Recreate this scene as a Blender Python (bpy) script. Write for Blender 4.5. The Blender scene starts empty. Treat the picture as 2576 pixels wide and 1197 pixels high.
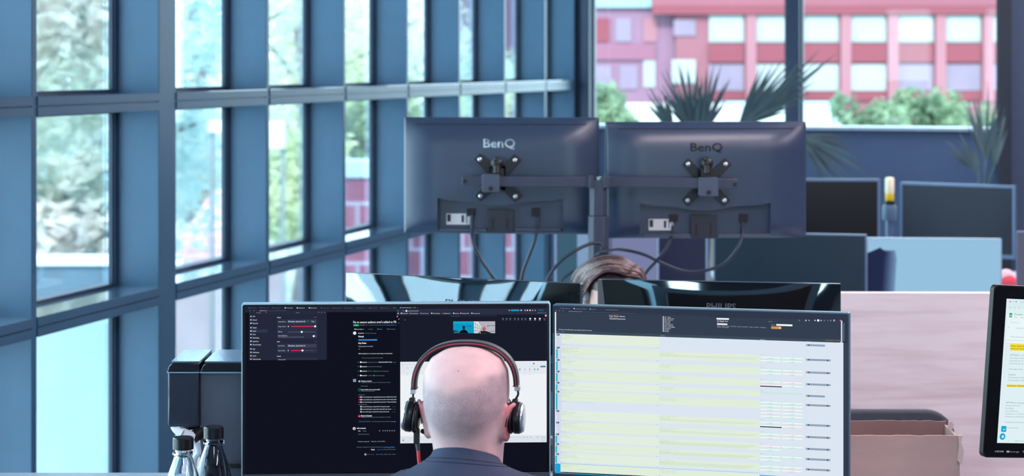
SKY, LAMPW, EXPO, SUN = 7.8, 54, 0.0, 8.0
LAMPS = [(0.2, 0.5), (0.2, 3.5), (0.2, 6.5), (0.2, 9.5), (2.6, 0.5), (2.6, 3.5), (2.6, 6.5), (2.6, 9.5), (2.6, 12), (0.2, 12)]
WOOD1, WOOD2 = '#d6c3c8', '#ecdfe3'
import bpy, bmesh, math, random
from mathutils import Vector, Matrix, noise as mnoise
R = math.radians
C = bpy.context.scene.collection
# ------------------------------------------------------------------ camera model
F, CX, HY, EYE = 5000.0, 1288.0, 162.0, 1.80          # focal length in px, centre column, horizon row, eye height
cam_d = bpy.data.cameras.new('camera'); cam = bpy.data.objects.new('camera', cam_d); C.objects.link(cam)
cam.location = (0, 0, EYE); cam.rotation_euler = (R(90), 0, 0)
cam_d.sensor_width = 36; cam_d.lens = F / 2576 * 36
cam_d.shift_y = (HY - 598.5) / 2576
cam_d.clip_end = 600
cam_d.dof.use_dof = True; cam_d.dof.focus_distance = 3.88; cam_d.dof.aperture_fstop = 6.0
bpy.context.scene.camera = cam
def at(px, py, Y): return Vector(((px - CX) / F * Y, Y, EYE - (py - HY) / F * Y))
TH = math.atan(0.281); SN, CS = math.sin(TH), math.cos(TH)
def uv2w(u, v, z=0): return Vector((u * CS + v * SN, -u * SN + v * CS, z))
# ------------------------------------------------------------------ colours and materials
def lin(c): return c / 12.92 if c <= .04045 else ((c + .055) / 1.055) ** 2.4
def rgb(h):
    h = h.lstrip('#'); return tuple(lin(int(h[i:i + 2], 16) / 255) for i in (0, 2, 4)) + (1,)
MATS = {}
def mat(name, colour, rough=.5, metal=0, var=.0, scale=8, bump=0, bscale=200, ior=1.45, spec=.5, coat=0, tr=0, stretch=None, colour2=None, emit=None, estr=1):
    if name in MATS: return MATS[name]
    m = bpy.data.materials.new(name); m.use_nodes = True; nt = m.node_tree; b = nt.nodes['Principled BSDF']
    col = rgb(colour) if isinstance(colour, str) else colour
    b.inputs['Base Color'].default_value = col; b.inputs['Roughness'].default_value = rough; b.inputs['Metallic'].default_value = metal
    b.inputs['IOR'].default_value = ior; b.inputs['Specular IOR Level'].default_value = spec
    b.inputs['Coat Weight'].default_value = coat; b.inputs['Transmission Weight'].default_value = tr
    tc = nt.nodes.new('ShaderNodeTexCoord'); mp = nt.nodes.new('ShaderNodeMapping'); nt.links.new(tc.outputs['Object'], mp.inputs[0])
    if stretch: mp.inputs['Scale'].default_value = stretch
    if var or colour2:
        n = nt.nodes.new('ShaderNodeTexNoise'); n.inputs['Scale'].default_value = scale; n.inputs['Detail'].default_value = 4
        nt.links.new(mp.outputs[0], n.inputs[0])
        r = nt.nodes.new('ShaderNodeValToRGB'); r.color_ramp.elements[0].position = .3; r.color_ramp.elements[1].position = .7
        c2 = rgb(colour2) if colour2 else tuple(min(1, x * (1 + var)) for x in col[:3]) + (1,)
        c1 = col if colour2 else tuple(x * (1 - var) for x in col[:3]) + (1,)
        r.color_ramp.elements[0].color = c1; r.color_ramp.elements[1].color = c2
        nt.links.new(n.outputs[0], r.inputs[0]); nt.links.new(r.outputs[0], b.inputs['Base Color'])
    if bump:
        n2 = nt.nodes.new('ShaderNodeTexNoise'); n2.inputs['Scale'].default_value = bscale; nt.links.new(mp.outputs[0], n2.inputs[0])
        bp = nt.nodes.new('ShaderNodeBump'); bp.inputs['Strength'].default_value = bump; bp.inputs['Distance'].default_value = .002
        nt.links.new(n2.outputs[0], bp.inputs['Height']); nt.links.new(bp.outputs[0], b.inputs['Normal'])
    if emit:
        b.inputs['Emission Color'].default_value = rgb(emit); b.inputs['Emission Strength'].default_value = estr
    MATS[name] = m; return m
def glow(colour, s=1.0):                              # a lit pixel colour of a screen
    k = 'screen_' + colour.strip('#') + ('' if s == 1 else str(s))
    if k in MATS: return MATS[k]
    m = bpy.data.materials.new(k); m.use_nodes = True; nt = m.node_tree; nt.nodes.clear()
    e = nt.nodes.new('ShaderNodeEmission'); e.inputs[0].default_value = rgb(colour); e.inputs[1].default_value = s
    o = nt.nodes.new('ShaderNodeOutputMaterial'); nt.links.new(e.outputs[0], o.inputs[0]); MATS[k] = m; return m
def pane_mat(name, tint, refl=1.0):
    if name in MATS: return MATS[name]
    m = bpy.data.materials.new(name); m.use_nodes = True; nt = m.node_tree; nt.nodes.clear()
    t = nt.nodes.new('ShaderNodeBsdfTransparent'); t.inputs[0].default_value = tint
    g = nt.nodes.new('ShaderNodeBsdfGlossy'); g.inputs['Roughness'].default_value = .02; g.inputs[0].default_value = (.9, .95, 1, 1)
    fr = nt.nodes.new('ShaderNodeFresnel'); fr.inputs[0].default_value = 1.3
    mu = nt.nodes.new('ShaderNodeMath'); mu.operation = 'MULTIPLY'; mu.inputs[1].default_value = refl; nt.links.new(fr.outputs[0], mu.inputs[0])
    mx = nt.nodes.new('ShaderNodeMixShader'); nt.links.new(mu.outputs[0], mx.inputs[0]); nt.links.new(t.outputs[0], mx.inputs[1]); nt.links.new(g.outputs[0], mx.inputs[2])
    o = nt.nodes.new('ShaderNodeOutputMaterial'); nt.links.new(mx.outputs[0], o.inputs[0]); MATS[name] = m; return m
# ------------------------------------------------------------------ mesh builder
def catmull(pts, n=8):
    pts = [Vector(p) for p in pts]; out = []
    for i in range(len(pts) - 1):
        p0 = pts[max(0, i - 1)]; p1 = pts[i]; p2 = pts[i + 1]; p3 = pts[min(len(pts) - 1, i + 2)]
        for k in range(n):
            t = k / n
            out.append(.5 * ((2 * p1) + (p2 - p0) * t + (2 * p0 - 5 * p1 + 4 * p2 - p3) * t * t + (3 * p1 - p0 - 3 * p2 + p3) * t ** 3))
    out.append(pts[-1]); return out
class MB:
    def __init__(s): s.v = []; s.f = []; s.m = []; s.mats = []
    def mi(s, m):
        if m not in s.mats: s.mats.append(m)
        return s.mats.index(m)
    def add(s, vs, fs, m=None):
        b = len(s.v); s.v += [tuple(x) for x in vs]; k = s.mi(m) if m else 0
        for f in fs: s.f.append([b + i for i in f]); s.m.append(k)
        return s
    def box(s, a, b, m=None, M=None):
        x0, y0, z0 = a; x1, y1, z1 = b
        vs = [Vector(p) for p in ((x0, y0, z0), (x1, y0, z0), (x1, y1, z0), (x0, y1, z0), (x0, y0, z1), (x1, y0, z1), (x1, y1, z1), (x0, y1, z1))]
        if M: vs = [M @ p for p in vs]
        return s.add(vs, [(0, 3, 2, 1), (4, 5, 6, 7), (0, 1, 5, 4), (1, 2, 6, 5), (2, 3, 7, 6), (3, 0, 4, 7)], m)
    def tube(s, pts, r, seg=8, m=None, caps=True, flat=1.0):
        pts = [Vector(p) for p in pts]; n = len(pts)
        rs = r if isinstance(r, (list, tuple)) else [r] * n
        if len(rs) != n: rs = [rs[min(len(rs) - 1, int(i * (len(rs) - 1) / (n - 1)))] * (1 - (i * (len(rs) - 1) / (n - 1)) % 1) + rs[min(len(rs) - 1, int(i * (len(rs) - 1) / (n - 1)) + 1)] * ((i * (len(rs) - 1) / (n - 1)) % 1) for i in range(n)]
        t0 = (pts[1] - pts[0]).normalized(); up = Vector((0, 0, 1)) if abs(t0.z) < .9 else Vector((0, 1, 0))
        nx = t0.cross(up).normalized(); vs = []
        for i, p in enumerate(pts):
            t = (pts[min(n - 1, i + 1)] - pts[max(0, i - 1)]).normalized()
            nx = (nx - t * nx.dot(t)); nx = nx.normalized() if nx.length > 1e-9 else t.orthogonal().normalized()
            by = t.cross(nx)
            for k in range(seg):
                a = 2 * math.pi * k / seg; vs.append(p + (nx * math.cos(a) + by * math.sin(a) * flat) * rs[i])
        fs = [(i * seg + k, i * seg + (k + 1) % seg, (i + 1) * seg + (k + 1) % seg, (i + 1) * seg + k) for i in range(n - 1) for k in range(seg)]
        if caps: fs += [tuple(reversed(range(seg))), tuple(range((n - 1) * seg, n * seg))]
        return s.add(vs, fs, m)
    def cyl(s, a, b, r, seg=20, m=None): return s.tube([a, b], r, seg, m)
    def lathe(s, prof, cen=(0, 0, 0), seg=32, m=None, M=None):
        vs = []
        for (r, z) in prof:
            for k in range(seg):
                a = 2 * math.pi * k / seg; p = Vector((r * math.cos(a), r * math.sin(a), z))
                if M: p = M @ p
                vs.append(p + Vector(cen))
        n = len(prof)
        fs = [(i * seg + k, i * seg + (k + 1) % seg, (i + 1) * seg + (k + 1) % seg, (i + 1) * seg + k) for i in range(n - 1) for k in range(seg)]
        if prof[0][0] > 1e-6: fs.append(tuple(reversed(range(seg))))
        if prof[-1][0] > 1e-6: fs.append(tuple(range((n - 1) * seg, n * seg)))
        return s.add(vs, fs, m)
    def ell(s, c, r, seg=16, rings=10, m=None, M=None):
        vs = []; c = Vector(c)
        for i in range(rings + 1):
            p = math.pi * i / rings
            for k in range(seg):
                a = 2 * math.pi * k / seg; q = Vector((r[0] * math.sin(p) * math.cos(a), r[1] * math.sin(p) * math.sin(a), r[2] * math.cos(p)))
                if M: q = M @ q
                vs.append(q + c)
        fs = [(i * seg + k, (i + 1) * seg + k, (i + 1) * seg + (k + 1) % seg, i * seg + (k + 1) % seg) for i in range(rings) for k in range(seg)]
        return s.add(vs, fs, m)
    def prism(s, poly, d, m=None, M=None):            # polygon in xz, extruded along y from 0 to d
        n = len(poly); vs = [Vector((x, 0, z)) for x, z in poly] + [Vector((x, d, z)) for x, z in poly]
        if M: vs = [M @ p for p in vs]
        return s.add(vs, [tuple(range(n)), tuple(reversed(range(n, 2 * n)))] + [(i, i + n, (i + 1) % n + n, (i + 1) % n) for i in range(n)], m)
    def build(s, name, m=None, parent=None, smooth=False, bevel=0, seg=2, M=None, sub=0, weld=False):
        me = bpy.data.meshes.new(name); me.from_pydata([tuple(M @ Vector(p)) for p in s.v] if M else s.v, [], s.f)
        for x in ([m] if m else s.mats): me.materials.append(x)
        if not m: me.polygons.foreach_set('material_index', s.m)
        if weld or smooth:
            bm = bmesh.new(); bm.from_mesh(me)
            if weld: bmesh.ops.remove_doubles(bm, verts=bm.verts, dist=1e-5)
            bmesh.ops.recalc_face_normals(bm, faces=bm.faces); bm.to_mesh(me); bm.free()
        if smooth:
            me.polygons.foreach_set('use_smooth', [True] * len(me.polygons))
            if smooth != 'all': me.set_sharp_from_angle(angle=R(40))
        me.update(); o = bpy.data.objects.new(name, me); C.objects.link(o)
        if parent: o.parent = parent
        if bevel:
            b = o.modifiers.new('bevel', 'BEVEL'); b.width = bevel; b.segments = seg; b.limit_method = 'ANGLE'; b.angle_limit = R(40); b.harden_normals = False
            me.polygons.foreach_set('use_smooth', [True] * len(me.polygons)); me.set_sharp_from_angle(angle=R(30))
        if sub:
            b = o.modifiers.new('sub', 'SUBSURF'); b.levels = sub; b.render_levels = sub
        return o
def rrect(x0, z0, x1, z1, r, n=5):
    out = []
    for cx, cz, a0 in ((x1 - r, z0 + r, -90), (x1 - r, z1 - r, 0), (x0 + r, z1 - r, 90), (x0 + r, z0 + r, 180)):
        for k in range(n + 1): a = R(a0 + 90 * k / n); out.append((cx + r * math.cos(a), cz + r * math.sin(a)))
    return out
def tag(o, label=None, cat=None, group=None, kind=None):
    if label: o['label'] = label
    if cat: o['category'] = cat
    if group: o['group'] = group
    if kind: o['kind'] = kind
    return o
def empty(name, loc=(0, 0, 0), rot=(0, 0, 0), label=None, cat=None, group=None, kind=None, M=None):
    o = bpy.data.objects.new(name, None); C.objects.link(o); o.empty_display_size = .1
    if M is not None: o.matrix_world = M
    else: o.location = loc; o.rotation_euler = rot
    return tag(o, label, cat, group, kind)
def copy_tree(o, parent=None):
    c = o.copy(); C.objects.link(c)
    if parent: c.parent = parent
    for ch in list(o.children): copy_tree(ch, c)
    return c
FONT_CACHE = {}
def text_geo(body, bold=0.0):
    k = (body, bold)
    if k in FONT_CACHE: return FONT_CACHE[k]
    cu = bpy.data.curves.new('t', 'FONT'); cu.body = body; cu.resolution_u = 2; cu.size = 1; cu.offset = bold
    ob = bpy.data.objects.new('t', cu); me = bpy.data.meshes.new_from_object(ob)
    vs = [tuple(v.co) for v in me.vertices]; fs = [tuple(p.vertices) for p in me.polygons]
    bpy.data.objects.remove(ob); bpy.data.curves.remove(cu); bpy.data.meshes.remove(me)
    if vs:
        x0 = min(v[0] for v in vs); x1 = max(v[0] for v in vs); vs = [((v[0] - x0) / max(1e-6, x1 - x0), v[1] / .72) for v in vs]
    FONT_CACHE[k] = (vs, fs); return vs, fs
class Panel:
    """a flat lit screen: positions are read off with the camera model on the panel's own plane, in local x, z"""
    def __init__(s, M, mb=None, y0=0.0): s.M = M; s.Mi = M.inverted(); s.mb = mb or MB(); s.y = y0; s.k = 0
    def loc(s, px, py):
        o = s.Mi @ Vector((0, 0, EYE)); d = s.Mi.to_3x3() @ Vector(((px - CX) / F, 1, -(py - HY) / F))
        t = (s.y - o.y) / d.y; p = o + d * t; return p.x, p.z
    def lay(s): s.k += 1; return s.y - .00030 - .000012 * s.k
    def rect(s, x0, y0, x1, y1, c, st=1):
        a = s.loc(x0, y0); b = s.loc(x1, y1); s.lrect(a[0], b[1], b[0], a[1], c, st)
    def lrect(s, x0, z0, x1, z1, c, st=1):
        y = s.lay(); s.mb.add([(x0, y, z0), (x1, y, z0), (x1, y, z1), (x0, y, z1)], [(0, 1, 2, 3)], glow(c, st))
    def poly(s, pts, c, st=1):
        y = s.lay(); q = [s.loc(*p) for p in pts]; s.mb.add([(a, y, b) for a, b in q], [tuple(range(len(q)))], glow(c, st))
    def disc(s, x, y, r, c, ring=0, st=1, sx=1):
        a = s.loc(x, y); b = s.loc(x + r, y); rr = abs(b[0] - a[0]); s.ldisc(a[0], a[1], rr, c, ring, st, sx)
    def ldisc(s, X, Z, rr, c, ring=0, st=1, sx=1):
        y = s.lay(); n = 14
        o = [(X + rr * sx * math.cos(2 * math.pi * k / n), y, Z + rr * math.sin(2 * math.pi * k / n)) for k in range(n)]
        if ring:
            i = [(X + rr * ring * sx * math.cos(2 * math.pi * k / n), y, Z + rr * ring * math.sin(2 * math.pi * k / n)) for k in range(n)]
            s.mb.add(o + i, [(k, (k + 1) % n, n + (k + 1) % n, n + k) for k in range(n)], glow(c, st))
        else: s.mb.add(o, [tuple(range(n))], glow(c, st))
    def text(s, x0, x1, yc, h, body, c, st=1, bold=0.0):   # px: left, right, middle row, capital height
        a = s.loc(x0, yc); b = s.loc(x1, yc); q = s.loc(x0, yc - h)
        s.ltext(a[0], b[0], a[1], q[1] - a[1], body, c, st, bold)
    def ltext(s, X0, X1, Z, hh, body, c, st=1, bold=0.0):
        vs, fs = text_geo(body, bold); y = s.lay(); w = X1 - X0
        s.mb.add([(X0 + v[0] * w, y, Z + (v[1] - .5) * hh) for v in vs], fs, glow(c, st))
def plane_from(TL, TR, YL, YR, zbot_off=0):
    """matrix of an upright panel from two top-corner rays at depths YL, YR: local x along it, z up, -y towards the camera; origin at top-left"""
    a = at(*TL, YL); b = at(*TR, YR); z = (a.z + b.z) / 2; x = Vector((b.x - a.x, b.y - a.y, 0)); w = x.length; x.normalize()
    y = Vector((-x.y, x.x, 0)); M = Matrix(((x.x, y.x, 0, a.x), (x.y, y.y, 0, a.y), (0, 0, 1, z), (0, 0, 0, 1))); return M, w
# shared materials
FRAME = mat('window_frame_paint', '#39607d', .40, var=.05, scale=6, bump=.05, bscale=400)
BLACK = mat('black_plastic', '#17181d', .4, var=.08, scale=30)
DARK = mat('dark_grey_plastic', '#2c3140', .42, var=.06, scale=25)
SILVER = mat('brushed_silver', '#b9c4cf', .3, .9, var=.05, scale=40)
STEEL = mat('painted_steel', '#3a4256', .42, var=.05, scale=20)
CHROME = mat('chrome', '#d8dde2', .15, 1, var=.02)
# ------------------------------------------------------------------ the room (rotated by TH about the vertical: u along the far wall, v along the glazing)
ROT = (0, 0, -TH)
def st(name, mb, m, label=None, cat=None, parent=None, **k):
    o = mb.build(name, m, parent, **k)
    if not parent: o.rotation_euler = ROT; tag(o, label, cat, kind='structure')
    return o
U0, UG, VF, VB, UR, CEIL = -3.30, -3.49, 13.40, -6.0, 5.2, 3.1
FLOORM = mat('carpet', '#4c5360', .9, var=.15, scale=60, bump=.4, bscale=300)
WALLM = mat('painted_wall', '#34465f', .6, var=.03, scale=3, bump=.1, bscale=120)
BACKM = mat('dark_wall', '#3a4150', .6, var=.04, scale=3)
CEILM = mat('ceiling_paint', '#8f929c', .8, var=.03, scale=5)
GLASS = pane_mat('clear_glass', (.97, .985, .99, 1), .8)
st('floor', MB().box((-3.6, VB - .2, -.15), (UR + .2, VF + .2, 0)), FLOORM, 'dark grey carpeted office floor', 'floor')
st('ceiling', MB().box((-3.6, VB - .2, CEIL), (UR + .2, VF + .2, CEIL + .15)), CEILM, 'pale grey office ceiling', 'ceiling')
st('wall_right', MB().box((UR, VB - .2, 0), (UR + .15, VF + .2, CEIL)), BACKM, 'dark painted right wall of the office', 'wall')
wb = MB()
holes = [(-2.9, -2.2), (-1.3, -.95), (1.2, 1.65), (3.0, 4.2)]; u = -3.6  # openings added to put bright streaks into the glossy monitor backs
for a, b in holes: wb.box((u, VB - .15, 0), (a, VB, CEIL)); wb.box((a, VB - .15, 0), (b, VB, .35)); wb.box((a, VB - .15, 2.7), (b, VB, CEIL)); u = b
wb.box((u, VB - .15, 0), (UR + .15, VB, CEIL)); st('wall_back', wb, BACKM, 'unseen dark wall behind the viewer with openings added for reflections', 'wall')
# window bays of the glazed left wall
edges = [(5.887, 5.92), (6.837, 6.985), (7.875, 7.908), (8.804, 8.837), (9.732, 9.765), (10.64, 10.675), (11.57, 11.605), (12.535, 12.57)]
v = 5.887
while v > VB + 1: v -= .928; edges.insert(0, (v - .033 if len(edges) % 3 else v - .148, v))
edges = [(a if b - a < .1 or abs(b - 6.985) < .01 else b - .033, b) for a, b in edges]
RAIL = [(1.628, 1.694), (.896, .9625)]
prev = VB; nwin = 0
for i, (va, vb) in enumerate(edges + [(13.33, 13.40)]):
    nwin += 1; seen = vb > 5
    w = empty(f'window_{nwin}', rot=ROT, label=f'blue grey framed glazing bay of the left wall, bay {nwin} counted from the back', cat='window', kind='structure')
    m = MB(); m.box((-3.466, va, 0), (U0, vb, CEIL)); m.box((-3.494, va + .001, .05), (-3.4655, vb - .001, CEIL)); m.build('mullion', FRAME, w, bevel=.003)
    m = MB()
    for (p, q) in ((va - .022, va), (prev, prev + .022)):
        m.box((-3.478, p, .05), (-3.470, q, CEIL)); m.box((UG - .004, p - .0 if p == prev else p - .008, .05), (-3.4785, q + (.008 if p == prev else 0), CEIL))
    for z0, z1 in RAIL:
        m.box((UG - .03, prev, z0 - .012), (-3.462, va, z0)); m.box((UG - .03, prev, z1), (-3.472, va, z1 + .012))
    m.build('glazing_frame', mat('gasket_frame', '#253b52', .5, var=.05, scale=9), w)
    for z0, z1 in RAIL:
        m = MB(); h = (z1 - z0) * .46
        m.box((-3.50, prev, z0), (U0 + .004, va, z0 + h)); m.box((-3.50, prev, z0 + h), (U0 - .006, va, z0 + h + .0045)); m.box((-3.50, prev, z0 + h + .0045), (U0 + .004, va, z1 - .002))
        tr_ = m.build('transom', FRAME, w)
        MB().box((-3.50, prev, z1 - .002), (U0 + .0045, va, z1)).build('sheen_cap', mat('sheen_cap_paint', '#56748f', .10, var=.04, scale=6, coat=1), tr_)  # added cap, glossier and lighter than the frame, so rail tops look bright
    m = MB().box((-3.50, prev, 0), (U0, va, .07)); m.build('sill', FRAME, w)
    for z0, z1 in ((.07, .896), (.9625, 1.628), (1.694, CEIL)):
        MB().box((UG - .012, prev, z0), (UG - .004, va, z1)).build('pane', GLASS, w)
    prev = vb
# far wall: sill panel, posts, two big panes, solid right part
FARP = mat('far_wall_panel', '#3c5272', .5, var=.06, scale=2.5, bump=.05)
DPOST = mat('dark_post', '#2b3c55', .5, var=.04)
o = MB(); o.box((-3.6, VF, 0), (-.454, VF + .16, 1.36)); st('wall_far', o, FARP, 'blue grey panel below the far windows', 'wall')
o = MB(); o.box((-3.196, VF - .05, 1.36), (-.454, VF + .16, 1.385)); st('trim_1', o, mat('sill_metal', '#9fb4c6', .35, .3, var=.05), 'pale metal sill under the far windows', 'window sill', bevel=.004)
o = MB(); o.box((-3.6, VF - .02, 0), (-3.25, VF + .16, CEIL)); o.box((-3.25, VF - .06, 0), (-3.196, VF + .16, CEIL)); st('trim_2', o, DPOST, 'dark corner post between the left glazing and far window', 'post', bevel=.004)
o = MB(); o.box((-1.845, VF - .04, 1.385), (-1.751, VF + .14, CEIL)); st('trim_3', o, DPOST, 'dark mullion between the two far windows', 'mullion', bevel=.004)
o = MB(); o.box((-.454, VF - .10, 0), (-.371, VF + .16, CEIL)); st('trim_4', o, mat('black_post', '#18212f', .5, var=.04), 'black post at the right end of the far windows', 'post', bevel=.004)
o = MB(); o.box((-.371, VF - .03, 0), (UR + .1, VF + .16, CEIL)); st('wall_far_right', o, WALLM, 'blue grey solid wall right of the far windows', 'wall')
for n, (a, b) in enumerate(((-3.196, -1.845), (-1.751, -.454))):
    w = empty(f'window_{nwin + 1 + n}', rot=ROT, label=('left far window looking onto the red building, behind the palm', 'right far window looking onto the red building, beside the black post')[n], cat='window', kind='structure')
    MB().box((a, VF + .05, 1.385), (b, VF + .058, CEIL)).build('pane', GLASS, w)
    m = MB(); m.box((a, VF + .03, 1.385), (a + .015, VF + .08, CEIL)); m.box((b - .015, VF + .03, 1.385), (b, VF + .08, CEIL)); m.build('glazing_frame', DPOST, w)
# ------------------------------------------------------------------ light: overcast sky, an added sun for the trees and the office ceiling lamps
wd = bpy.data.worlds.new('world'); bpy.context.scene.world = wd; wd.use_nodes = True
bg = wd.node_tree.nodes['Background']; bg.inputs[0].default_value = (.66, .90, 1.0, 1); bg.inputs[1].default_value = SKY
sd = bpy.data.lights.new('tree_fill_sun', 'SUN'); sd.energy = SUN; sd.angle = R(8); sd.color = (1, .95, .93); so = bpy.data.objects.new('tree_fill_sun', sd); C.objects.link(so)  # added to brighten the trees, aimed to miss the left glazing
so.rotation_euler = Vector((.15, .80, -.58)).to_track_quat('-Z', 'Y').to_euler()
for (u, v) in LAMPS:
    ld = bpy.data.lights.new('ceiling_lamp', 'AREA'); ld.shape = 'RECTANGLE'; ld.size = .4; ld.size_y = 1.6; ld.energy = LAMPW * (1.5 if u > 1 else 1); ld.color = (1, .83, .90)
    lo = bpy.data.objects.new('ceiling_lamp', ld); C.objects.link(lo); lo.location = uv2w(u, v, CEIL - .02); lo.rotation_euler = ROT
vs = bpy.context.scene.view_settings; vs.view_transform = 'Standard'; vs.look = 'None'; vs.gamma = 1; vs.exposure = EXPO; vs.use_curve_mapping = False
# ------------------------------------------------------------------ outside
GZ = -2.6
o = MB().box((-80, 9, GZ - .3), (120, 180, GZ)); go = o.build('ground', mat('outdoor_ground', '#a9b3ad', .9, var=.2, scale=.4)); tag(go, 'pale paved ground outside the windows', 'ground', kind='structure')
def leaf_mat(name, c1, c2, sc):
    m = mat(name, c1, .6, colour2=c2, scale=sc); nt = m.node_tree; b = nt.nodes['Principled BSDF']; t = nt.nodes.new('ShaderNodeBsdfTranslucent')
    src = b.inputs['Base Color'].links[0].from_socket; nt.links.new(src, t.inputs[0]); mx = nt.nodes.new('ShaderNodeMixShader'); mx.inputs[0].default_value = .45
    nt.links.new(b.outputs[0], mx.inputs[1]); nt.links.new(t.outputs[0], mx.inputs[2]); nt.links.new(mx.outputs[0], nt.nodes['Material Output'].inputs[0]); return m
LEAF = [leaf_mat('pale_leaf', '#b3c9b6', '#f2e6de', .9), leaf_mat('yellow_leaf', '#b9cfa6', '#f3f2cf', 1.1), leaf_mat('blue_leaf', '#a6c9c6', '#e3efec', 1.0), leaf_mat('dark_leaf', '#6f8f76', '#a9b894', 1.2), leaf_mat('shrub_leaf', '#3f5a47', '#6c8266', 1.2)]
BARK = mat('bark', '#7a6f6c', .9, var=.3, scale=6)
def crown_mb(seed, r, n, leaf, squash=.85):
    rd = random.Random(seed); m = MB()
    blobs = [(Vector((rd.uniform(-.65, .65), rd.uniform(-.65, .65), rd.uniform(-.6, .6) * squash)) * r, rd.uniform(.28, .5) * r) for _ in range(16)]
    for _ in range(n):
        c, br = rd.choice(blobs); d = Vector((rd.gauss(0, 1), rd.gauss(0, 1), rd.gauss(0, 1))).normalized()
        p = c + d * br * rd.uniform(.5, 1.15); nrm = (d + Vector((rd.gauss(0, .6), rd.gauss(0, .6), rd.gauss(0, .6)))).normalized()
        a = nrm.orthogonal().normalized(); a = Matrix.Rotation(rd.uniform(0, 6.28), 3, nrm) @ a; b = nrm.cross(a); L = leaf * rd.uniform(.6, 1.3)
        m.add([p - a * L, p - b * L * .45 - nrm * L * .1, p + a * L, p + b * L * .45 - nrm * L * .1], [(0, 1, 2, 3)])
    return m
CROWNS = {}
def tree(px, py, Y, r, leafm, label, seed=1, leaf=.075, n=5200, zbase=GZ):
    c = at(px, py, Y); t = empty('tree', (c.x, c.y, zbase), label=label, cat='tree', group='trees outside the left glazing')
    k = (seed, r, leafm)
    if k not in CROWNS: CROWNS[k] = crown_mb(seed, r, n, leaf).build('crown', LEAF[leafm], t)
    else:
        q = CROWNS[k].copy(); C.objects.link(q); q.parent = t; CROWNS[k] = q
    CROWNS[k].location = (0, 0, c.z - zbase); rd = random.Random(seed)
    m = MB(); h = c.z - zbase; m.tube(catmull([(0, 0, 0), (.1 * r, 0, h * .5), (-.05 * r, .05, h + .3 * r)], 5), [.09 * r, .07 * r, .03 * r], 8)
    for _ in range(5):
        a = rd.uniform(0, 6.28); z0 = h - r * rd.uniform(.2, .8); m.tube(catmull([(0, 0, z0), (.3 * r * math.cos(a), .3 * r * math.sin(a), z0 + .3 * r), (.75 * r * math.cos(a), .75 * r * math.sin(a), z0 + .5 * r)], 4), [.035 * r, .02 * r, .008 * r], 6)
    m.build('trunk', BARK, t, smooth=True); return t
tree(20, 90, 15.4, 1.3, 0, 'pale leafy tree outside the first full pane at the left', 3)
tree(230, 260, 18.5, 1.6, 2, 'blue green tree seen low through the first full pane at the left', 5)
tree(160, 540, 13.0, .6, 0, 'small bushy tree just above the white topped parapet', 8, n=2200)
tree(490, 40, 30.5, 2.2, 0, 'tall pale green tree right of the thick mullion', 11)
tree(480, 380, 27.6, 1.4, 0, 'grey green tree in the middle pane right of the thick mullion', 13)
tree(760, 150, 37, 2.3, 1, 'yellow green tree in the third bay of the left glazing', 17)
tree(780, 480, 26.4, 1.0, 1, 'yellow green lower tree beside the white board', 19)
tree(900, 120, 43.5, 2.4, 0, 'light green tree in the fourth bay above the brick pier', 23)
tree(920, 340, 28, 1.1, 3, 'darker tree directly above the brick pier coping', 29, n=2200)
tree(1070, 150, 51, 2.5, 2, 'blue green tree in the fifth bay of the left glazing', 31)
tree(1175, 260, 58, 2.2, 1, 'yellow green tree low in the sixth bay', 37)
CONC = mat('pale_concrete', '#8fadb1', .8, var=.06, scale=1.5, bump=.3, bscale=30)
CONC2 = mat('grey_concrete', '#5f7887', .8, var=.1, scale=2.5, bump=.3, bscale=30)
def wall_at(name, x0, x1, ytop, Y, thick, m, label, cat, cop=None, coph=0, zb=GZ, windows=None):
    a = at(x0, ytop, Y); b = at(x1, ytop, Y); w = empty(name, ((a.x + b.x) / 2, Y, zb), label=label, cat=cat)
    W = (b.x - a.x) / 2; H = a.z - zb
    MB().box((-W, 0, 0), (W, thick, H - coph)).build('wall_body', m, w)
    if cop: MB().box((-W - .03, -.04, H - coph), (W + .03, thick + .04, H)).build('coping', cop, w, bevel=.01)
    return w
wall_at('concrete_parapet', -300, 425, 650, 12.0, .25, CONC2, 'grey concrete parapet with a white coping outside the first pane', 'parapet', mat('white_coping', '#dfeaee', .7, var=.04), .045)
wall_at('rendered_wall', -300, 274, 815, 10.2, .2, CONC, 'pale rendered wall close outside the bottom left pane', 'wall')
BRICK = {}
def brick(name, c1, c2, mortar, sc, bw=.5, rh=.25):
    m = bpy.data.materials.new(name); m.use_nodes = True; nt = m.node_tree; b = nt.nodes['Principled BSDF']; b.inputs['Roughness'].default_value = .85
    tc = nt.nodes.new('ShaderNodeTexCoord'); mp = nt.nodes.new('ShaderNodeMapping'); mp.inputs['Rotation'].default_value = (R(90), 0, 0); nt.links.new(tc.outputs['Object'], mp.inputs[0])
    t = nt.nodes.new('ShaderNodeTexBrick'); t.inputs['Color1'].default_value = rgb(c1); t.inputs['Color2'].default_value = rgb(c2); t.inputs['Mortar'].default_value = rgb(mortar)
    t.inputs['Scale'].default_value = sc; t.inputs['Mortar Size'].default_value = .02; t.inputs['Brick Width'].default_value = bw; t.inputs['Row Height'].default_value = rh
    nt.links.new(mp.outputs[0], t.inputs[0]); nt.links.new(t.outputs[0], b.inputs['Base Color']); return m
RB = brick('red_block_masonry', '#8d5568', '#824c60', '#9c98ac', 1.0, .28, .30)
wall_at('brick_pier', 862, 1010, 405, 20, .5, RB, 'red block pier with a pale coping outside the fourth bay', 'pier', mat('grey_coping', '#a9bccb', .7, var=.05), .17)
wall_at('brick_garden_wall', 1000, 1330, 585, 21.5, .4, RB, 'long low red block wall beyond the left glazing', 'wall')
PINK = brick('pink_paving', '#c89aa2', '#bd8c96', '#cdb6bc', 3.0)
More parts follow.
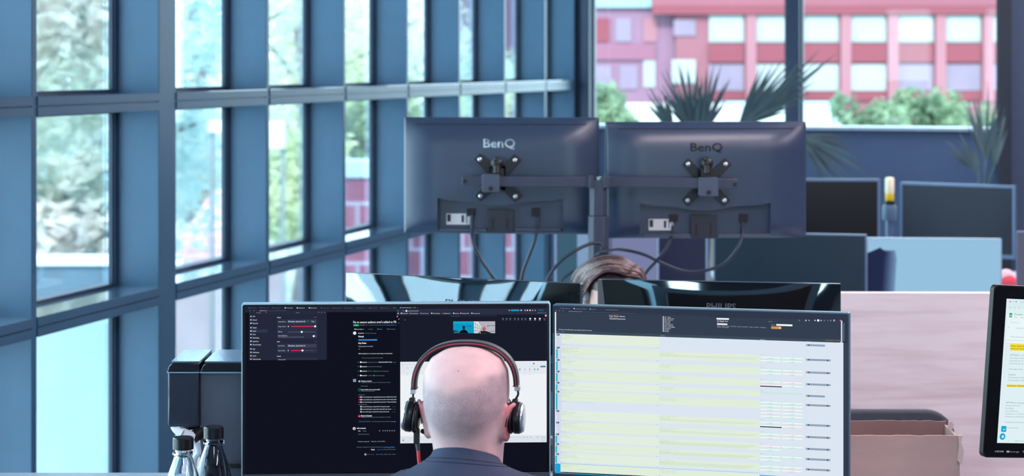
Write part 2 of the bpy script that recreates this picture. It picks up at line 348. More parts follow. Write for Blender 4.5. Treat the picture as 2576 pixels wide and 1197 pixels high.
o = MB(); pa = [at(430, 700, 21), at(455, 600, 23), at(520, 500, 24.5), at(600, 440, 25), at(640, 440, 25), at(640, 720, 21)]
o.add(pa, [tuple(range(6))]); o.add([p + Vector((0, .4, -.3)) for p in pa], [tuple(reversed(range(6)))]); b = o.build('paved_bank', PINK); tag(b, 'pink paved bank rising behind the second full pane', 'paved bank')
b = MB(); p0 = at(440, 1000, 21); b.box((p0.x - .5, 20.4, GZ), (p0.x + 1.2, 20.85, at(0, 660, 20.8).z)); b = b.build('retaining_wall', mat('pale_pink_wall', '#d3b9bd', .85, var=.08, scale=2)); tag(b, 'pale pink retaining wall below the paved bank', 'wall')
WHITE = mat('white_board_paint', '#eef3f5', .6, var=.02)
def board(x0, y0, x1, y1, Y, label):
    a = at(x0, y0, Y); b = at(x1, y1, Y); t = empty('notice_board', ((a.x + b.x) / 2, Y, GZ), label=label, cat='board', group='white boards among the trees'); W = (b.x - a.x) / 2
    MB().box((-W, -.03, b.z - GZ), (W, .03, a.z - GZ)).build('panel', WHITE, t, bevel=.01)
    for sx in (-W * .8, W * .8): MB().box((sx - .014, .03, 0), (sx + .014, .06, a.z - GZ)).build('post', mat('pale_post', '#8a9aa0', .6), t)
board(528, 303, 580, 334, 14.2, 'white board on dark posts in the second full pane'); board(655, 305, 718, 375, 15, 'white board in the middle pane of the third bay')
# red brick building beyond the far windows
YB = 118.0
RW = mat('red_facade', '#633a45', .8, var=.05, scale=.15); RP = mat('pink_pilaster', '#6d4751', .8, var=.04, scale=.2); RS = mat('red_spandrel', '#5a232f', .8, var=.06, scale=.2)
RL = mat('lavender_facade', '#60465a', .8, var=.05, scale=.2); WIN = mat('pale_blind', '#6f7678', .5, var=.05, scale=.5); WDK = mat('shaded_glass', '#5a4f61', .3, var=.1, scale=.6)
rb = empty('brick_building', (at(2000, 0, YB).x, YB, GZ), label='long red and pink brick building with pale windows beyond the far glazing', cat='building')
def bl(px, py, dy=0): p = at(px, py, YB); return (p.x - rb.location.x, dy, p.z - GZ)
def bbox(name, x0, y0, x1, y1, d0, d1, m, parent=rb):
    a = bl(x0, y1); b = bl(x1, y0); return MB().box((a[0], d0, a[2]), (b[0], d1, b[2])).build(name, m, parent)
bot = HY + F * (EYE - GZ) / YB
bbox('wall', 1700, -420, 3100, bot, 0, 12, RW); bbox('side_wing', 1130, -300, 1700, bot, .6, 12, RL)
bbox('cornice', 1640, 18, 3100, 36, -.5, 0, RS); bbox('upper_band', 1640, -420, 3100, 17, -.2, 0, mat('red_upper_band', '#633541', .8, var=.05, scale=.2))
for i in range(7):
    x = 1783 + i * 119
    bbox('pilaster', x + 92, 36, x + 118, 255, -.35, 0, RP)
    f = bbox('window', x, 38, x + 88, 106, -.12, .0, WIN); bbox('pane', x + 5, 43, x + 83, 101, -.16, -.12, WIN, None if 0 else rb)
    bbox('spandrel', x, 112, x + 88, 156, -.25, 0, RS)
    f = bbox('window', x, 162, x + 88, 228, -.12, 0, WDK if i not in (1, 2, 3) else WIN)
    bbox('lower_spandrel', x, 230, x + 88, 252, -.2, 0, RS)
for x, y, w, h, mm in ((1695, 50, 55, 40, WDK), (1550, 45, 40, 60, WDK), (1500, 45, 35, 60, RS), (1620, 45, 35, 60, RP), (1500, 165, 40, 60, WDK), (1560, 165, 45, 60, WDK), (1620, 150, 30, 70, WIN), (1690, 150, 60, 60, WIN)):
    bbox('window', x, y, x + w, y + h, -.1 if x > 1660 else .5, .6, mm)
bbox('spandrel', 1490, 110, 1650, 150, .4, .6, mat('mauve_spandrel', '#603a4d', .8, var=.05))
bbox('roof_sign', 1480, -40, 1640, 18, .2, .6, mat('pale_cyan_panel', '#5d7b84', .6, var=.05))
cv = wall_at('low_canopy', 1830, 2120, 258, 112, 4, mat('canopy_white', '#8c999d', .6, var=.05), 'low pale cyan canopy in front of the red building', 'canopy', mat('canopy_cyan', '#769da5', .5, var=.1), .3)
cv = wall_at('low_kiosk', 1560, 1830, 262, 110, 4, mat('kiosk_white', '#8f9095', .6, var=.05), 'low white kiosk left of the palm beyond the far window', 'kiosk')
def shrub(px, py, Y, r, m, label, seed):
    c = at(px, py, Y); t = empty('shrub', (c.x, Y, GZ), label=label, cat='shrub', group='shrubs beyond the far windows')
    cm = crown_mb(seed, r, 1600, .16, 1).build('leaf_mass', LEAF[m], t); cm.location = (0, 0, c.z - GZ)
    MB().tube([(0, 0, 0), (0, 0, c.z - GZ)], [.12, .05], 8).build('stem', BARK, t)
shrub(2190, 325, 56, 1.1, 4, 'green shrub right of the dark far mullion', 41); shrub(2340, 320, 60, 1.3, 4, 'wide green shrub under the pale windows, between its two neighbours', 43)
shrub(2460, 335, 64, 1.1, 4, 'shrub beside the black post at the right end of the far window', 45); shrub(1510, 300, 45, .8, 4, 'green shrub beside the dark corner post', 47)
# ------------------------------------------------------------------ desks
DT = mat('desk_top', '#8fa3b5', .35, var=.05, scale=4)
def desk(x0, x1, y0, y1, z, label, group=None):
    t = empty('desk', ((x0 + x1) / 2, (y0 + y1) / 2, 0), label=label, cat='desk', group=group); W = (x1 - x0) / 2; D = (y1 - y0) / 2
    MB().box((-W, -D, z - .025), (W, D, z)).build('desk_top', DT, t, bevel=.003)
    for sx in (-1, 1):
        m = MB(); x = sx * (W - .12); m.box((x - .035, -.04, .03), (x + .035, .04, z - .06)); m.box((x - .035, -D + .06, 0), (x + .035, D - .06, .03)); m.box((x - .03, -D + .06, z - .06), (x + .03, D - .06, z - .0255))
        m.build('leg', STEEL, t, bevel=.003)
    return t
Z1 = .78
desk(-1.55, .80, 3.70, 4.33, Z1, 'long pale desk under the two lit screens of the seated man', 'desks'); desk(.86, 2.3, 3.60, 4.33, Z1, 'pale desk under the cardboard box and the far right screen', 'desks')
desk(-1.55, 1.05, 4.36, 4.97, Z1, 'pale desk behind, under the two glossy black backed monitors', 'desks')
desk(-.75, .93, 6.02, 6.7, 1.0, 'raised desk carrying the twin monitor arm', 'desks'); desk(-.1, 2.6, 7.75, 9.26, .72, 'desk under the middle row of screens behind the wooden divider', 'desks'); desk(1.0, 2.75, 9.3, 10.0, .76, 'farthest desk under the two screens by the far wall', 'desks')
# ------------------------------------------------------------------ monitors
def stand(par, x, z, zdesk, y, m=BLACK, w=.07, base=.12):
    s = MB(); s.box((x - w / 2, y, zdesk + .0128), (x + w / 2, y + .025, z + .14)); s.build('neck', m, par, bevel=.004)
    s = MB(); s.prism(rrect(x - base, -.10, x + base, .09, .03), .012, M=Matrix.Translation((0, y + .01, zdesk + .0126)) @ Matrix.Rotation(R(-90), 4, 'X')); s.build('base', m, par)
def front_monitor(name, M, w, h, label, zdesk, cat='monitor', group=None, bez=(.010, .010, .010, .016), rim=SILVER, face=BLACK, depth=.022, r=.004, disp=None, dispM=None, stand_m=BLACK, sx=0, tilt=False, rimw=.0025):
    """M has its origin at the top-left corner of the front; -y is the front"""
    t = empty(name, M=M, label=label, cat=cat, group=group)
    MB().prism(rrect(0, -h, w, 0, r), depth).build('rim', rim, t)
    MB().prism(rrect(rimw, -h + rimw, w - rimw, -rimw, r), .001, M=Matrix.Translation((0, -.0009, 0))).build('bezel', face, t)
    b = MB(); b.prism(rrect(.04, -h + .04, w - .04, -.04, .02), .028, M=Matrix.Translation((0, depth, 0))); b.build('back_housing', BLACK, t, bevel=.008)
    l, r2, tp, bt = bez
    d = MB(); d.add([(l, -.0012, -h + bt), (w - r2, -.0012, -h + bt), (w - r2, -.0012, -tp), (l, -.0012, -tp)], [(0, 1, 2, 3)], disp or mat('dark_panel', '#0a0c12', .25))
    if not tilt: stand(t, w / 2 + sx, -h, zdesk - M.translation.z, depth + .03, stand_m)
    return t, d
GW = 'lit screens on the front desk'
M1, W1 = plane_from((607, 762), (1385, 761), 3.93, 3.955)
H1 = M1.translation.z - at(1000, 1212, 3.945).z
RIMB = mat('pale_blue_metal_rim', '#b9dcee', .3, .7, var=.05)
RIMG = mat('grey_blue_metal_rim', '#5d7486', .35, .6, var=.05)
CHIN = mat('grey_chin', '#3a4250', .45, var=.05)
mon1, d1 = front_monitor('monitor', M1, W1, H1, 'wide dark screen with a video call and white window, directly behind the bald man', Z1, group=GW, bez=(.0085, .0085, .0085, .0205), rim=RIMB, face=mat('glossy_black_bezel', '#0b0d13', .2, var=.05), disp=glow('#10131f'))
M2, W2 = plane_from((1390, 765), (2138, 787), 4.02, 3.88)
H2 = M2.translation.z - at(1390, 1206, 4.02).z
mon2, d2 = front_monitor('monitor', M2, W2, H2, 'wide screen showing a long pale yellow table under a dark header', Z1, group=GW, bez=(.0085, .0125, .014, .0185), rim=RIMG, face=mat('grey_bezel', '#2b3442', .3, var=.05), disp=glow('#dbe6f2'))
# chin strips
for t, w, h, b in ((mon1, W1, H1, .018), (mon2, W2, H2, .0165)):
    MB().box((.003, -.0022, -h + .003), (w - .003, -.0008, -h + b)).build('chin', CHIN, t)
Y3 = 3.9; a3, a4 = R(20), R(4.5)
xa = Vector((math.cos(a3), math.sin(a3), 0)); ya = Vector((-math.sin(a3), math.cos(a3), 0)); za = Vector((0, 0, 1))
x3 = xa * math.cos(a4) - za * math.sin(a4); z3 = za * math.cos(a4) + xa * math.sin(a4); o3 = at(2501, 716, Y3)
M3 = Matrix(((x3.x, ya.x, z3.x, o3.x), (x3.y, ya.y, z3.y, o3.y), (x3.z, ya.z, z3.z, o3.z), (0, 0, 0, 1)))
mon3, d3 = front_monitor('monitor', M3, .53, .338, 'black bezelled screen with a white spreadsheet, tilted, at the right edge', Z1, bez=(.030, .03, .026, .029), rim=mat('gloss_black_rim', '#07080b', .5, var=.05), face=mat('gloss_black', '#08090c', .12, var=.05), disp=glow('#dff0f4'), r=.010, depth=.013, tilt=True)
s = MB(); q = M3 @ Vector((.265, .06, -.17)); s.tube(catmull([(q.x, q.y + .0, q.z), (q.x, q.y + .09, q.z - .02), (q.x, q.y + .12, 1.0), (q.x, q.y + .12, Z1 + .012)], 6), .02, 12)
s = s.build('arm', BLACK, None, smooth=True); s.parent = mon3; s.matrix_parent_inverse = M3.inverted()
s = MB(); s.lathe([(0, 0), (.1, 0), (.1, .012), (.03, .016)], (q.x, q.y + .12, Z1), 28); s = s.build('base', BLACK, None, smooth=True); s.parent = mon3; s.matrix_parent_inverse = M3.inverted()
# dark / lit monitors of the rows behind
def row_monitor(TL, TR, YL, YR, h, label, zdesk, c=None, rim=SILVER, bw=.008, grp='screens of the rows behind', rough=.3, sx=0, base=None):
    M, w = plane_from(TL, TR, YL, YR); dm = glow(c) if c else mat('off_screen', '#0c0f18', rough, var=.05)
    if base: dm = mat('off_screen_' + base.strip('#'), base, rough, var=.05)
    t, d = front_monitor('monitor', M, w, h, label, zdesk, bez=(bw, bw, bw, bw * 1.6), rim=rim, face=rim if rim is not SILVER else mat('grey_rim', '#76859a', .4, var=.05), disp=dm, sx=sx, group=grp, rimw=.0015)
    return t, d, M, w
RG = mat('grey_blue_rim', '#5f7592', .4, .3, var=.05)
ta, da, Ma, wa = row_monitor((1395, 575), (1656, 575), 8.7, 8.62, .36, 'lit grey blue screen just behind the post of the twin monitor arm', .72, '#777fa6', mat('pale_rim', '#9db4cc', .4, .3, var=.04), .006)
pa_ = Panel(Ma, da); pa_.y = -.0012; pa_.rect(1401, 560, 1452, 760, '#3d5f73'); pa_.rect(1452, 560, 1484, 760, '#7f9cc0'); pa_.rect(1484, 560, 1540, 760, '#5b6585'); da.build('display', None, ta)
tb, db, Mb, wb_ = row_monitor((1480, 585), (1780, 588), 9.05, 8.98, .37, 'dark purple screen half hidden behind the lit grey blue one', .72, None, mat('pale_rim', '#9db4cc', .4, .3), .008, base='#2b2c44'); db.build('display', None, tb)
tc_, dc, Mc, wc = row_monitor((1795, 583), (2180, 590), 7.97, 7.83, .36, 'dark green grey screen left of the light blue screen', .72, None, RG, .006, base='#20303c'); dc.build('display', None, tc_)
td, dd, Md, wd_ = row_monitor((2181, 597), (2520, 601), 7.98, 7.93, .33, 'light blue lit screen with a dark shape, above the wooden divider', .72, '#96c1de', mat('light_rim', '#9fb9cf', .4, .3), .005)
pd_ = Panel(Md, dd); pd_.y = -.0012
for k in range(9): pd_.poly([(2182, 640 - k * 1.5 + 8), (2215, 630 - k), (2252 - k * 3, 629 + k), (2256 - k * 4, 650), (2250 - k * 4, 745), (2182, 745)], '#%02x%02x%02x' % tuple(int(a + (b - a) * k / 8) for a, b in ((0x70, 0x23), (0x93, 0x2b), (0xb8, 0x4a))))
dd.build('display', None, td)
te, de, Me, we = row_monitor((2556, 581), (2860, 590), 7.75, 7.6, .33, 'grey screen cut off by the right edge behind the tilted screen', .72, '#5d6074', RG, .005); de.build('display', None, te)
tf, df, Mf, wf = row_monitor((1890, 447), (2214, 452), 9.62, 9.58, .35, 'black switched off screen left of the yellow capped bottle', .76, None, RG, .012, base='#06070b'); df.build('display', None, tf)
tg, dg, Mg, wg = row_monitor((2264, 458), (2553, 467), 9.62, 9.32, .345, 'dark switched off screen right of the yellow capped bottle', .76, None, RG, .012, base='#161c2b'); dg.build('display', None, tg)
# post with the yellow capped bottle
p = at(2238, 550, 9.72); t = empty('monitor_post', (p.x, p.y, .76), label='grey monitor post between the two far switched off screens', cat='post')
zz = lambda py: EYE - (py - HY) / F * 9.72 - .76
MB().cyl((0, 0, 0), (0, 0, zz(553)), .02, 16).build('pole', RG, t, smooth=True)
MB().lathe([(.001, zz(555)), (.034, zz(553)), (.036, zz(548)), (.036, zz(520)), (.03, zz(515)), (.001, zz(515))], seg=20).build('collar', mat('collar_grey', '#56708a', .5, var=.05), t, smooth=True)
MB().cyl((0, 0, zz(515)), (0, 0, zz(505)), .024, 16).build('cap', BLACK, t, smooth=True)
MB().lathe([(.0, 0), (.09, 0), (.09, .012), (.02, .02)], seg=24).build('base', RG, t, smooth=True)
g = empty('glue_bottle', (p.x, p.y, .76 + zz(505)), label='small white tube with a yellow end standing on the grey post', cat='bottle')
MB().lathe([(.0, .0), (.018, .0), (.021, .004), (.021, .034), (.021, .036), (0, .036)], seg=20).build('cap', mat('yellow_cap', '#f2cf1e', .4, var=.04), g, smooth=True)
MB().lathe([(.0, .0362), (.021, .0362), (.0225, .05), (.022, .105), (.019, .113), (0, .116)], seg=20).build('tube', mat('cream_tube', '#f1e9c8', .4, var=.04), g, smooth=True)
# red item behind the light blue screen
p = at(2532, 716, 8.35); t = empty('pouch', (p.x, p.y, .72), rot=(0, 0, R(20)), label='small red and pale pink soft pouch between the light blue and grey screens', cat='pouch')
MB().ell((0, 0, .10), (.07, .04, .10)).build('body', mat('pale_pink_cloth', '#d9c3cb', .8, var=.08), t, smooth=True); MB().ell((0, -.012, .125), (.055, .04, .055)).build('flap', mat('red_cloth', '#d24a5c', .8, var=.08), t, smooth=True)
p = at(2530, 712, 8.35); t.location = (p.x, p.y, .72); t.scale = (1, 1, 1.12 * (at(0, 690, 8.35).z - .72) / .2)
# ------------------------------------------------------------------ wooden divider, box, chair backs
def wood(name, c1, c2):
    m = bpy.data.materials.new(name); m.use_nodes = True; nt = m.node_tree; b = nt.nodes['Principled BSDF']; b.inputs['Roughness'].default_value = .5
    tc = nt.nodes.new('ShaderNodeTexCoord'); mp = nt.nodes.new('ShaderNodeMapping'); mp.inputs['Scale'].default_value = (.8, 4, 9); nt.links.new(tc.outputs['Object'], mp.inputs[0])
    n = nt.nodes.new('ShaderNodeTexNoise'); n.inputs['Scale'].default_value = 1.6; n.inputs['Detail'].default_value = 6; n.inputs['Distortion'].default_value = .6; nt.links.new(mp.outputs[0], n.inputs[0])
    n2 = nt.nodes.new('ShaderNodeTexNoise'); n2.inputs['Scale'].default_value = 9; n2.inputs['Detail'].default_value = 3; nt.links.new(mp.outputs[0], n2.inputs[0])
    ad = nt.nodes.new('ShaderNodeMath'); ad.operation = 'MULTIPLY_ADD'; ad.inputs[1].default_value = .25; nt.links.new(n2.outputs[0], ad.inputs[0]); nt.links.new(n.outputs[0], ad.inputs[2])
    r = nt.nodes.new('ShaderNodeValToRGB'); r.color_ramp.elements[0].position = .46; r.color_ramp.elements[1].position = .70; r.color_ramp.elements[0].color = rgb(c1); r.color_ramp.elements[1].color = rgb(c2)
    nt.links.new(ad.outputs[0], r.inputs[0]); nt.links.new(r.outputs[0], b.inputs['Base Color']); return m
a = at(2100, 737, 5.95); t = empty('desk_divider', (1.75, 5.95, 0), rot=(0, 0, R(-1)), label='pale pinkish wooden divider panel behind the chair and cardboard box', cat='divider')
MB().box((-.78, 0, .10), (.95, .028, a.z)).build('panel', wood('pale_pink_wood', WOOD1, WOOD2), t, bevel=.002)
for x in (-.6, .8): MB().box((x - .04, -.12, 0), (x + .04, .15, .10)).build('foot', STEEL, t, bevel=.004)
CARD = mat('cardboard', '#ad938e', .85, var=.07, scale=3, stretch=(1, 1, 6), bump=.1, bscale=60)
a = at(2000, 1098, 4.14); b = at(2424, 1104, 4.08); bx = empty('cardboard_box', ((a.x + b.x) / 2, 4.12, Z1), rot=(0, 0, R(-2)), label='open brown cardboard box on the desk right of the table screen', cat='box')
W = (b.x - a.x) / 2; H = b.z - Z1
rd = random.Random(5)
def ragged(x0, x1, z0, z1, n, amp): return [(x0, z0), (x1, z0)] + [(x1 - (x1 - x0) * k / n, z1 + rd.uniform(-amp, amp)) for k in range(n + 1)]
MB().prism(ragged(-W, W, 0, H, 26, .0009), .005).build('front_panel', CARD, bx)
m = MB(); m.box((-W, .005, 0), (-W + .005, .150, H)); m.box((W - .005, .005, 0), (W, .150, H - .004)); m.box((-W, .005, 0), (W, .15, .005)); m.build('side_panel', CARD, bx)
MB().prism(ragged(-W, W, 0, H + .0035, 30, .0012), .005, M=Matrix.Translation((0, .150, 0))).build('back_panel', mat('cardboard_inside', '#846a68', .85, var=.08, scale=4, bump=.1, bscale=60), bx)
m = MB(); m.prism([(W - .006, H - .05), (W + .004, H - .06), (W + .008, H - .03), (W + .002, H - .012), (W + .006, H + .002), (W - .004, H + .001), (W - .002, H - .02)], .006, M=Matrix.Translation((0, -.003, 0)))
m.prism([(W - .014, H + .004), (W - .006, H - .004), (W - .001, H + .012), (W - .006, H + .020), (W - .012, H + .018)], .004, M=Matrix.Translation((0, .06, 0))); m.build('torn_edge', mat('torn_card', '#cdb9b2', .9, var=.1), bx)
MB().box((-W, -.0012, H - .088), (W, .0, H - .086)).build('crease', mat('card_crease', '#86605a', .9), bx)
def chair(x, y, rz, ztop, label, w=.46, group='office chairs'):
    t = empty('office_chair', (x, y, 0), rot=(0, 0, rz), label=label, cat='chair', group=group); G = mat('charcoal_mesh', '#3b3f49', .7, var=.08, scale=60, bump=.2, bscale=500)
    m = MB(); m.prism(rrect(-w / 2, .60, w / 2, ztop, .075, 8), .03, M=Matrix.Translation((0, .24, 0))); m.build('backrest', G, t, bevel=.008, seg=3)
    m = MB(); m.prism(rrect(-.24, -.24, .24, .24, .06, 6), .06, M=Matrix.Translation((0, 0, .415)) @ Matrix.Rotation(R(90), 4, 'X')); m.build('seat', G, t, bevel=.015, seg=3)
    m = MB(); m.tube(catmull([(0, .05, .40), (0, .27, .40), (0, .32, .48), (0, .30, .68)], 6), .018, 10); m.build('back_support', BLACK, t, smooth=True)
    MB().cyl((0, 0, .09), (0, 0, .42), .025, 16).build('gas_column', BLACK, t, smooth=True)
    for k in range(5):
        a = 2 * math.pi * k / 5; l = MB().tube([(.03 * math.cos(a), .03 * math.sin(a), .10), (.30 * math.cos(a), .30 * math.sin(a), .07)], [.025, .014], 8).build('leg', BLACK, t, smooth=True)
        MB().cyl((.30 * math.cos(a) - .012, .30 * math.sin(a), .03), (.30 * math.cos(a) + .012, .30 * math.sin(a), .03), .03, 14).build('caster', BLACK, l, smooth=True)
    return t
c = at(2386, 1017, 5.2); chair(c.x - .24, 5.38 - .0, R(180), c.z, 'empty charcoal chair with rounded back in front of the wooden divider', .48)
# ------------------------------------------------------------------ drinks machine and bottles
Ym = 4.06
mc = empty('drinks_machine', (-.60, 4.15, Z1), label='black and grey drinks machine left of the dark screen', cat='machine'); L = mc.location
def mp_(px, py, Y=Ym): q = at(px, py, Y); return (q.x - L.x, q.z - L.z)
MG = mat('machine_grey', '#4a5060', .45, var=.06, scale=20); MK = mat('machine_gloss_black', '#10141f', .15, var=.05, coat=.5); MP = mat('machine_smoked_panel', '#262f3e', .2, var=.12, scale=14)
TRIM = mat('machine_trim', '#8fb0c6', .25, .6, var=.05)
yF = Ym - L.y
x0, zt = mp_(421, 937); x1, zb = mp_(501, 1074); MB().box((x0 + .001, yF + .0, zb), (x1, yF + .16, zt)).build('tank', MP, mc, bevel=.004)
x2, _ = mp_(505, 937); MB().box((x2 - .004, yF + .008, .012), (.075, yF + .20, zt)).build('body', MG, mc, bevel=.004)
for nx0, nx1 in ((421, 502), (505, 660)):
    a, zz1 = mp_(nx0, 934); b, zz2 = mp_(nx1, 912); m = MB(); m.prism([(a, zz1), (b, zz1), (b, zz2), (a + .012, zz2), (a + .004, zz2 - .006)], .17, M=Matrix.Translation((0, yF - .004, 0))); m.build('lid', MK, mc, bevel=.002)
    m = MB(); m.box((a - .0005, yF - .006, zz1 - .0028), (b, yF + .165, zz1 - .0002)); m.build('trim_strip', TRIM, mc)
    m = MB(); m.box((a + .008, yF + .0, zz2 + .0004), (b, yF + .166, zz2 + .003)); m.build('lid_top', mat('lid_top_highlight', '#6f8ea8', .15, .3, var=.05), mc)  # pale colour stands in for the highlight along the black lid's top
MB().box((x0 - .01, yF - .03, 0), (.085, yF + .22, .012)).build('base', MG, mc, bevel=.003)
MB().box((x2, yF - .004, mp_(0, 1172)[1] - .004), (.06, yF + .01, mp_(0, 1168)[1])).build('seam', BLACK, mc)
MB().cyl((mp_(463, 0)[0], yF + .05, zb - .012), (mp_(463, 0)[0], yF + .05, zb + .002), .018, 16).build('outlet', BLACK, mc, smooth=True)
sp = MB(); p0 = mp_(434, 1070); p1 = mp_(462, 1086); p2 = mp_(486, 1099)
sp.tube([(p0[0], yF - .02, p0[1]), (p0[0] + .006, yF - .02, p0[1] - .004), (p1[0], yF - .02, p1[1])], [.0015, .005, .011], 14); sp.tube([(p1[0], yF - .02, p1[1]), (p2[0], yF - .01, p2[1])], [.012, .0125], 14); sp.build('spout', mat('white_plastic', '#e6eef4', .3, var=.03), mc, smooth=True)
MB().tube([(p2[0], yF - .01, p2[1]), (p2[0] + .02, yF + .03, p2[1] + .012)], .013, 12).build('hinge', BLACK, mc, smooth=True)
hs = MB(); hs.tube(catmull([(p2[0] + .004, yF - .005, p2[1] - .004), (p2[0] + .012, yF - .004, p2[1] - .03), (p2[0] + .002, yF - .004, p2[1] - .06), (p2[0] + .006, yF - .004, .03)], 6), .006, 10); hs.build('hose', mat('clear_hose', '#cfe2ee', .15, var=.05), mc, smooth=True)
def glassm(name, col, rough=.0):
    m = bpy.data.materials.new(name); m.use_nodes = True; b = m.node_tree.nodes['Principled BSDF']; b.inputs['Base Color'].default_value = col; b.inputs['Transmission Weight'].default_value = 1; b.inputs['Roughness'].default_value = rough; b.inputs['IOR'].default_value = 1.45; return m
def bottle(pxc, pytop, Y, caph, label, gm, cap_r=.0198):
    q = at(pxc, pytop, Y); t = empty('glass_bottle', (q.x, q.y, Z1), label=label, cat='bottle', group='capped glass bottles'); h = q.z - Z1
    c = MB(); c.lathe([(0, h), (cap_r - .002, h), (cap_r, h - .002), (cap_r, h - caph), (cap_r - .003, h - caph), (0, h - caph)], seg=40); c.build('cap', mat('bottle_cap', '#14161c', .25, var=.06), t, smooth=True)
    z = h - caph - .0005
    out = [(.0155, z), (.0155, z - .004), (.0205, z - .006), (.0205, z - .010), (.017, z - .013), (.020, z - .022), (.028, z - .045), (.034, z - .070), (.0385, z - .105), (.0395, z - .14), (.0395, .01), (.036, .002), (.0, .0)]
    inn = [(0, .008), (.032, .01), (.0365, .018), (.0365, z - .14), (.0355, z - .105), (.031, z - .070), (.025, z - .045), (.017, z - .022), (.0135, z - .013), (.0125, z)]
    m = MB(); m.lathe(out + inn, seg=48); m.v = m.v; g = m.build('bottle_body', gm, t, smooth=True)
    return t
bottle(461, 1099, 3.80, .0225, 'clear glass bottle with a black screw cap, the front one', glassm('clear_bottle_glass', (.95, .985, 1, 1)))
bottle(538, 1072, 3.86, .0225, 'smoky glass bottle with a black screw cap, behind the clear one', glassm('smoky_bottle_glass', (.36, .40, .47, 1)), .0195)
# ------------------------------------------------------------------ twin monitor arm with two monitors seen from the back
YB_ = 6.22; PL = mat('monitor_shell', '#2f3f58', .30, var=.04, scale=20, bump=.03, bscale=900, spec=.85)
def back_monitor(name, TL, TR, YL, YR, pyb, label, word, wordpx, rec, group):
    M, w = plane_from(TL, TR, YL, YR); h = M.translation.z - at(TL[0], pyb, YL).z
    t = empty(name, M=M, label=label, cat='monitor', group=group); P = Panel(M); P.y = -.036
    q0 = P.loc(rec[0], rec[1]); q1 = P.loc(rec[2], rec[3]); rx0, rx1, rz1, rz0 = q0[0], q1[0], q0[1], q1[1]
    def axis(a, b, n, cuts):
        s = [a + (b - a) * k / n for k in range(n + 1)]; s = [x for x in s if all(abs(x - c) > .0022 for c in cuts)]
        for c in cuts: s += [c - .0006, c + .0006]
        for e in (.002, .005, .010): s += [a + e, b - e]
        return sorted(set(s))
    xs = axis(0, w, 70, [rx0, rx1]); zs = axis(-h, 0, 44, [rz0, rz1])
    def hgt(x, z):
        ex = min(x, w - x); ez = min(z + h, -z); top = -z < h / 2
        fx = 1 - (1 - min(1, max(0, ex) / .13)) ** 2.3; fz = 1 - (1 - min(1, max(0, ez) / (.095 if top else .05))) ** 2.3
        e = min(ex, ez); y = .004 + .004 * min(1, e / .004) + .030 * fx * fz
        if rx0 < x < rx1 and rz0 < z < rz1: y = .006
        return y
    m = MB(); nx, nz = len(xs), len(zs)
    m.add([(x, -hgt(x, z), z) for z in zs for x in xs], [(j * nx + i, j * nx + i + 1, (j + 1) * nx + i + 1, (j + 1) * nx + i) for j in range(nz - 1) for i in range(nx - 1)])
    sh = m.build('back_shell', PL, t); sh.data.polygons.foreach_set('use_smooth', [True] * len(sh.data.polygons)); sh.data.set_sharp_from_angle(angle=R(35))
    MB().prism(rrect(0, -h, w, 0, .003), .012, M=Matrix.Translation((0, -.0038, 0))).build('front_frame', mat('frame_edge', '#3d4657', .4, .2, var=.04), t)
    MB().add([(.006, .0086, -h + .012), (w - .006, .0086, -h + .012), (w - .006, .0086, -.006), (.006, .0086, -.006)], [(0, 1, 2, 3)], mat('off_screen', '#0c0f18', .3)).build('display', None, t)
    P.y = 0
    # slot line under the top edge
    a = P.loc(TL[0] + 32, TL[1] + 19)[0], P.loc(TR[0] - 32, TR[1] + 19)[0]; y = -hgt(w / 2, -.021)
    sl = MB(); n = 40; zq = -.0215
    for k in range(n):
        xa_, xb_ = a[0] + (a[1] - a[0]) * k / n, a[0] + (a[1] - a[0]) * (k + 1) / n
        ya_, yb2 = -hgt(xa_, zq) - .0007, -hgt(xb_, zq) - .0007
        sl.add([(xa_, ya_, zq - .0015), (xb_, yb2, zq - .0015), (xb_, yb2 - .0, zq + .0015), (xa_, ya_, zq + .0015)], [(0, 1, 2, 3)])
    sl.build('vent_slot', BLACK, t)
    # maker's word
    P.y = -.0385; u = P.loc(wordpx[0], wordpx[2]); v_ = P.loc(wordpx[1], wordpx[3]); lw = MB(); vs_, fs_ = text_geo(word, .012)
    zr = (u[1] + v_[1]) / 2; hh = u[1] - v_[1]
    lw.add([(u[0] + q[0] * (v_[0] - u[0]), -hgt(u[0] + q[0] * (v_[0] - u[0]), zr + (q[1] - .5) * hh) - .0006, zr + (q[1] - .5) * hh) for q in vs_], fs_); lw.build('lettering', mat('chrome_lettering', '#c3ccd6', .22, .9, var=.03) if wordpx[4] else mat('dark_lettering', '#191b22', .2, .5, var=.03), t)
    # recess fittings
    def L2(dx, dy): P.y = -.008; return P.loc(rec[0] + dx, rec[1] + dy)
    def rbox(nm, x0, y0, x1, y1, d0, d1, mm, bev=.001):
        a_, b_ = L2(x0, y0), L2(x1, y1); return MB().box((a_[0], -d1, b_[1]), (b_[0], -d0, a_[1])).build(nm, mm, t, bevel=bev)
    WL = rec[2] - rec[0]
    lb = rbox('label_plate', 22, 38, 84, 66, .0062, .0075, mat('white_label', '#dfe6ea', .5, var=.03), 0)
    for (x0, y0, x1, y1) in ((24, 40, 33, 58), (60, 42, 66, 60), (72, 40, 74, 62)): 
        a_, b_ = L2(x0, y0), L2(x1, y1); MB().box((a_[0], -.0082, b_[1]), (b_[0], -.0076, a_[1])).build('printed_patch', DARK, lb)
    rbox('power_socket', 74, 26, 94, 44, .0062, .020, BLACK); rbox('video_socket', WL - 78, 24, WL - 58, 44, .0062, .020, BLACK)
    rbox('stand_mount', 126, 27, 192, 86, .0062, .022, mat('mount_plastic', '#2c313c', .4, var=.05))
    for x in (138, 174): rbox('mount_slot', x, 48, x + 4, 76, .0222, .0228, BLACK, 0)
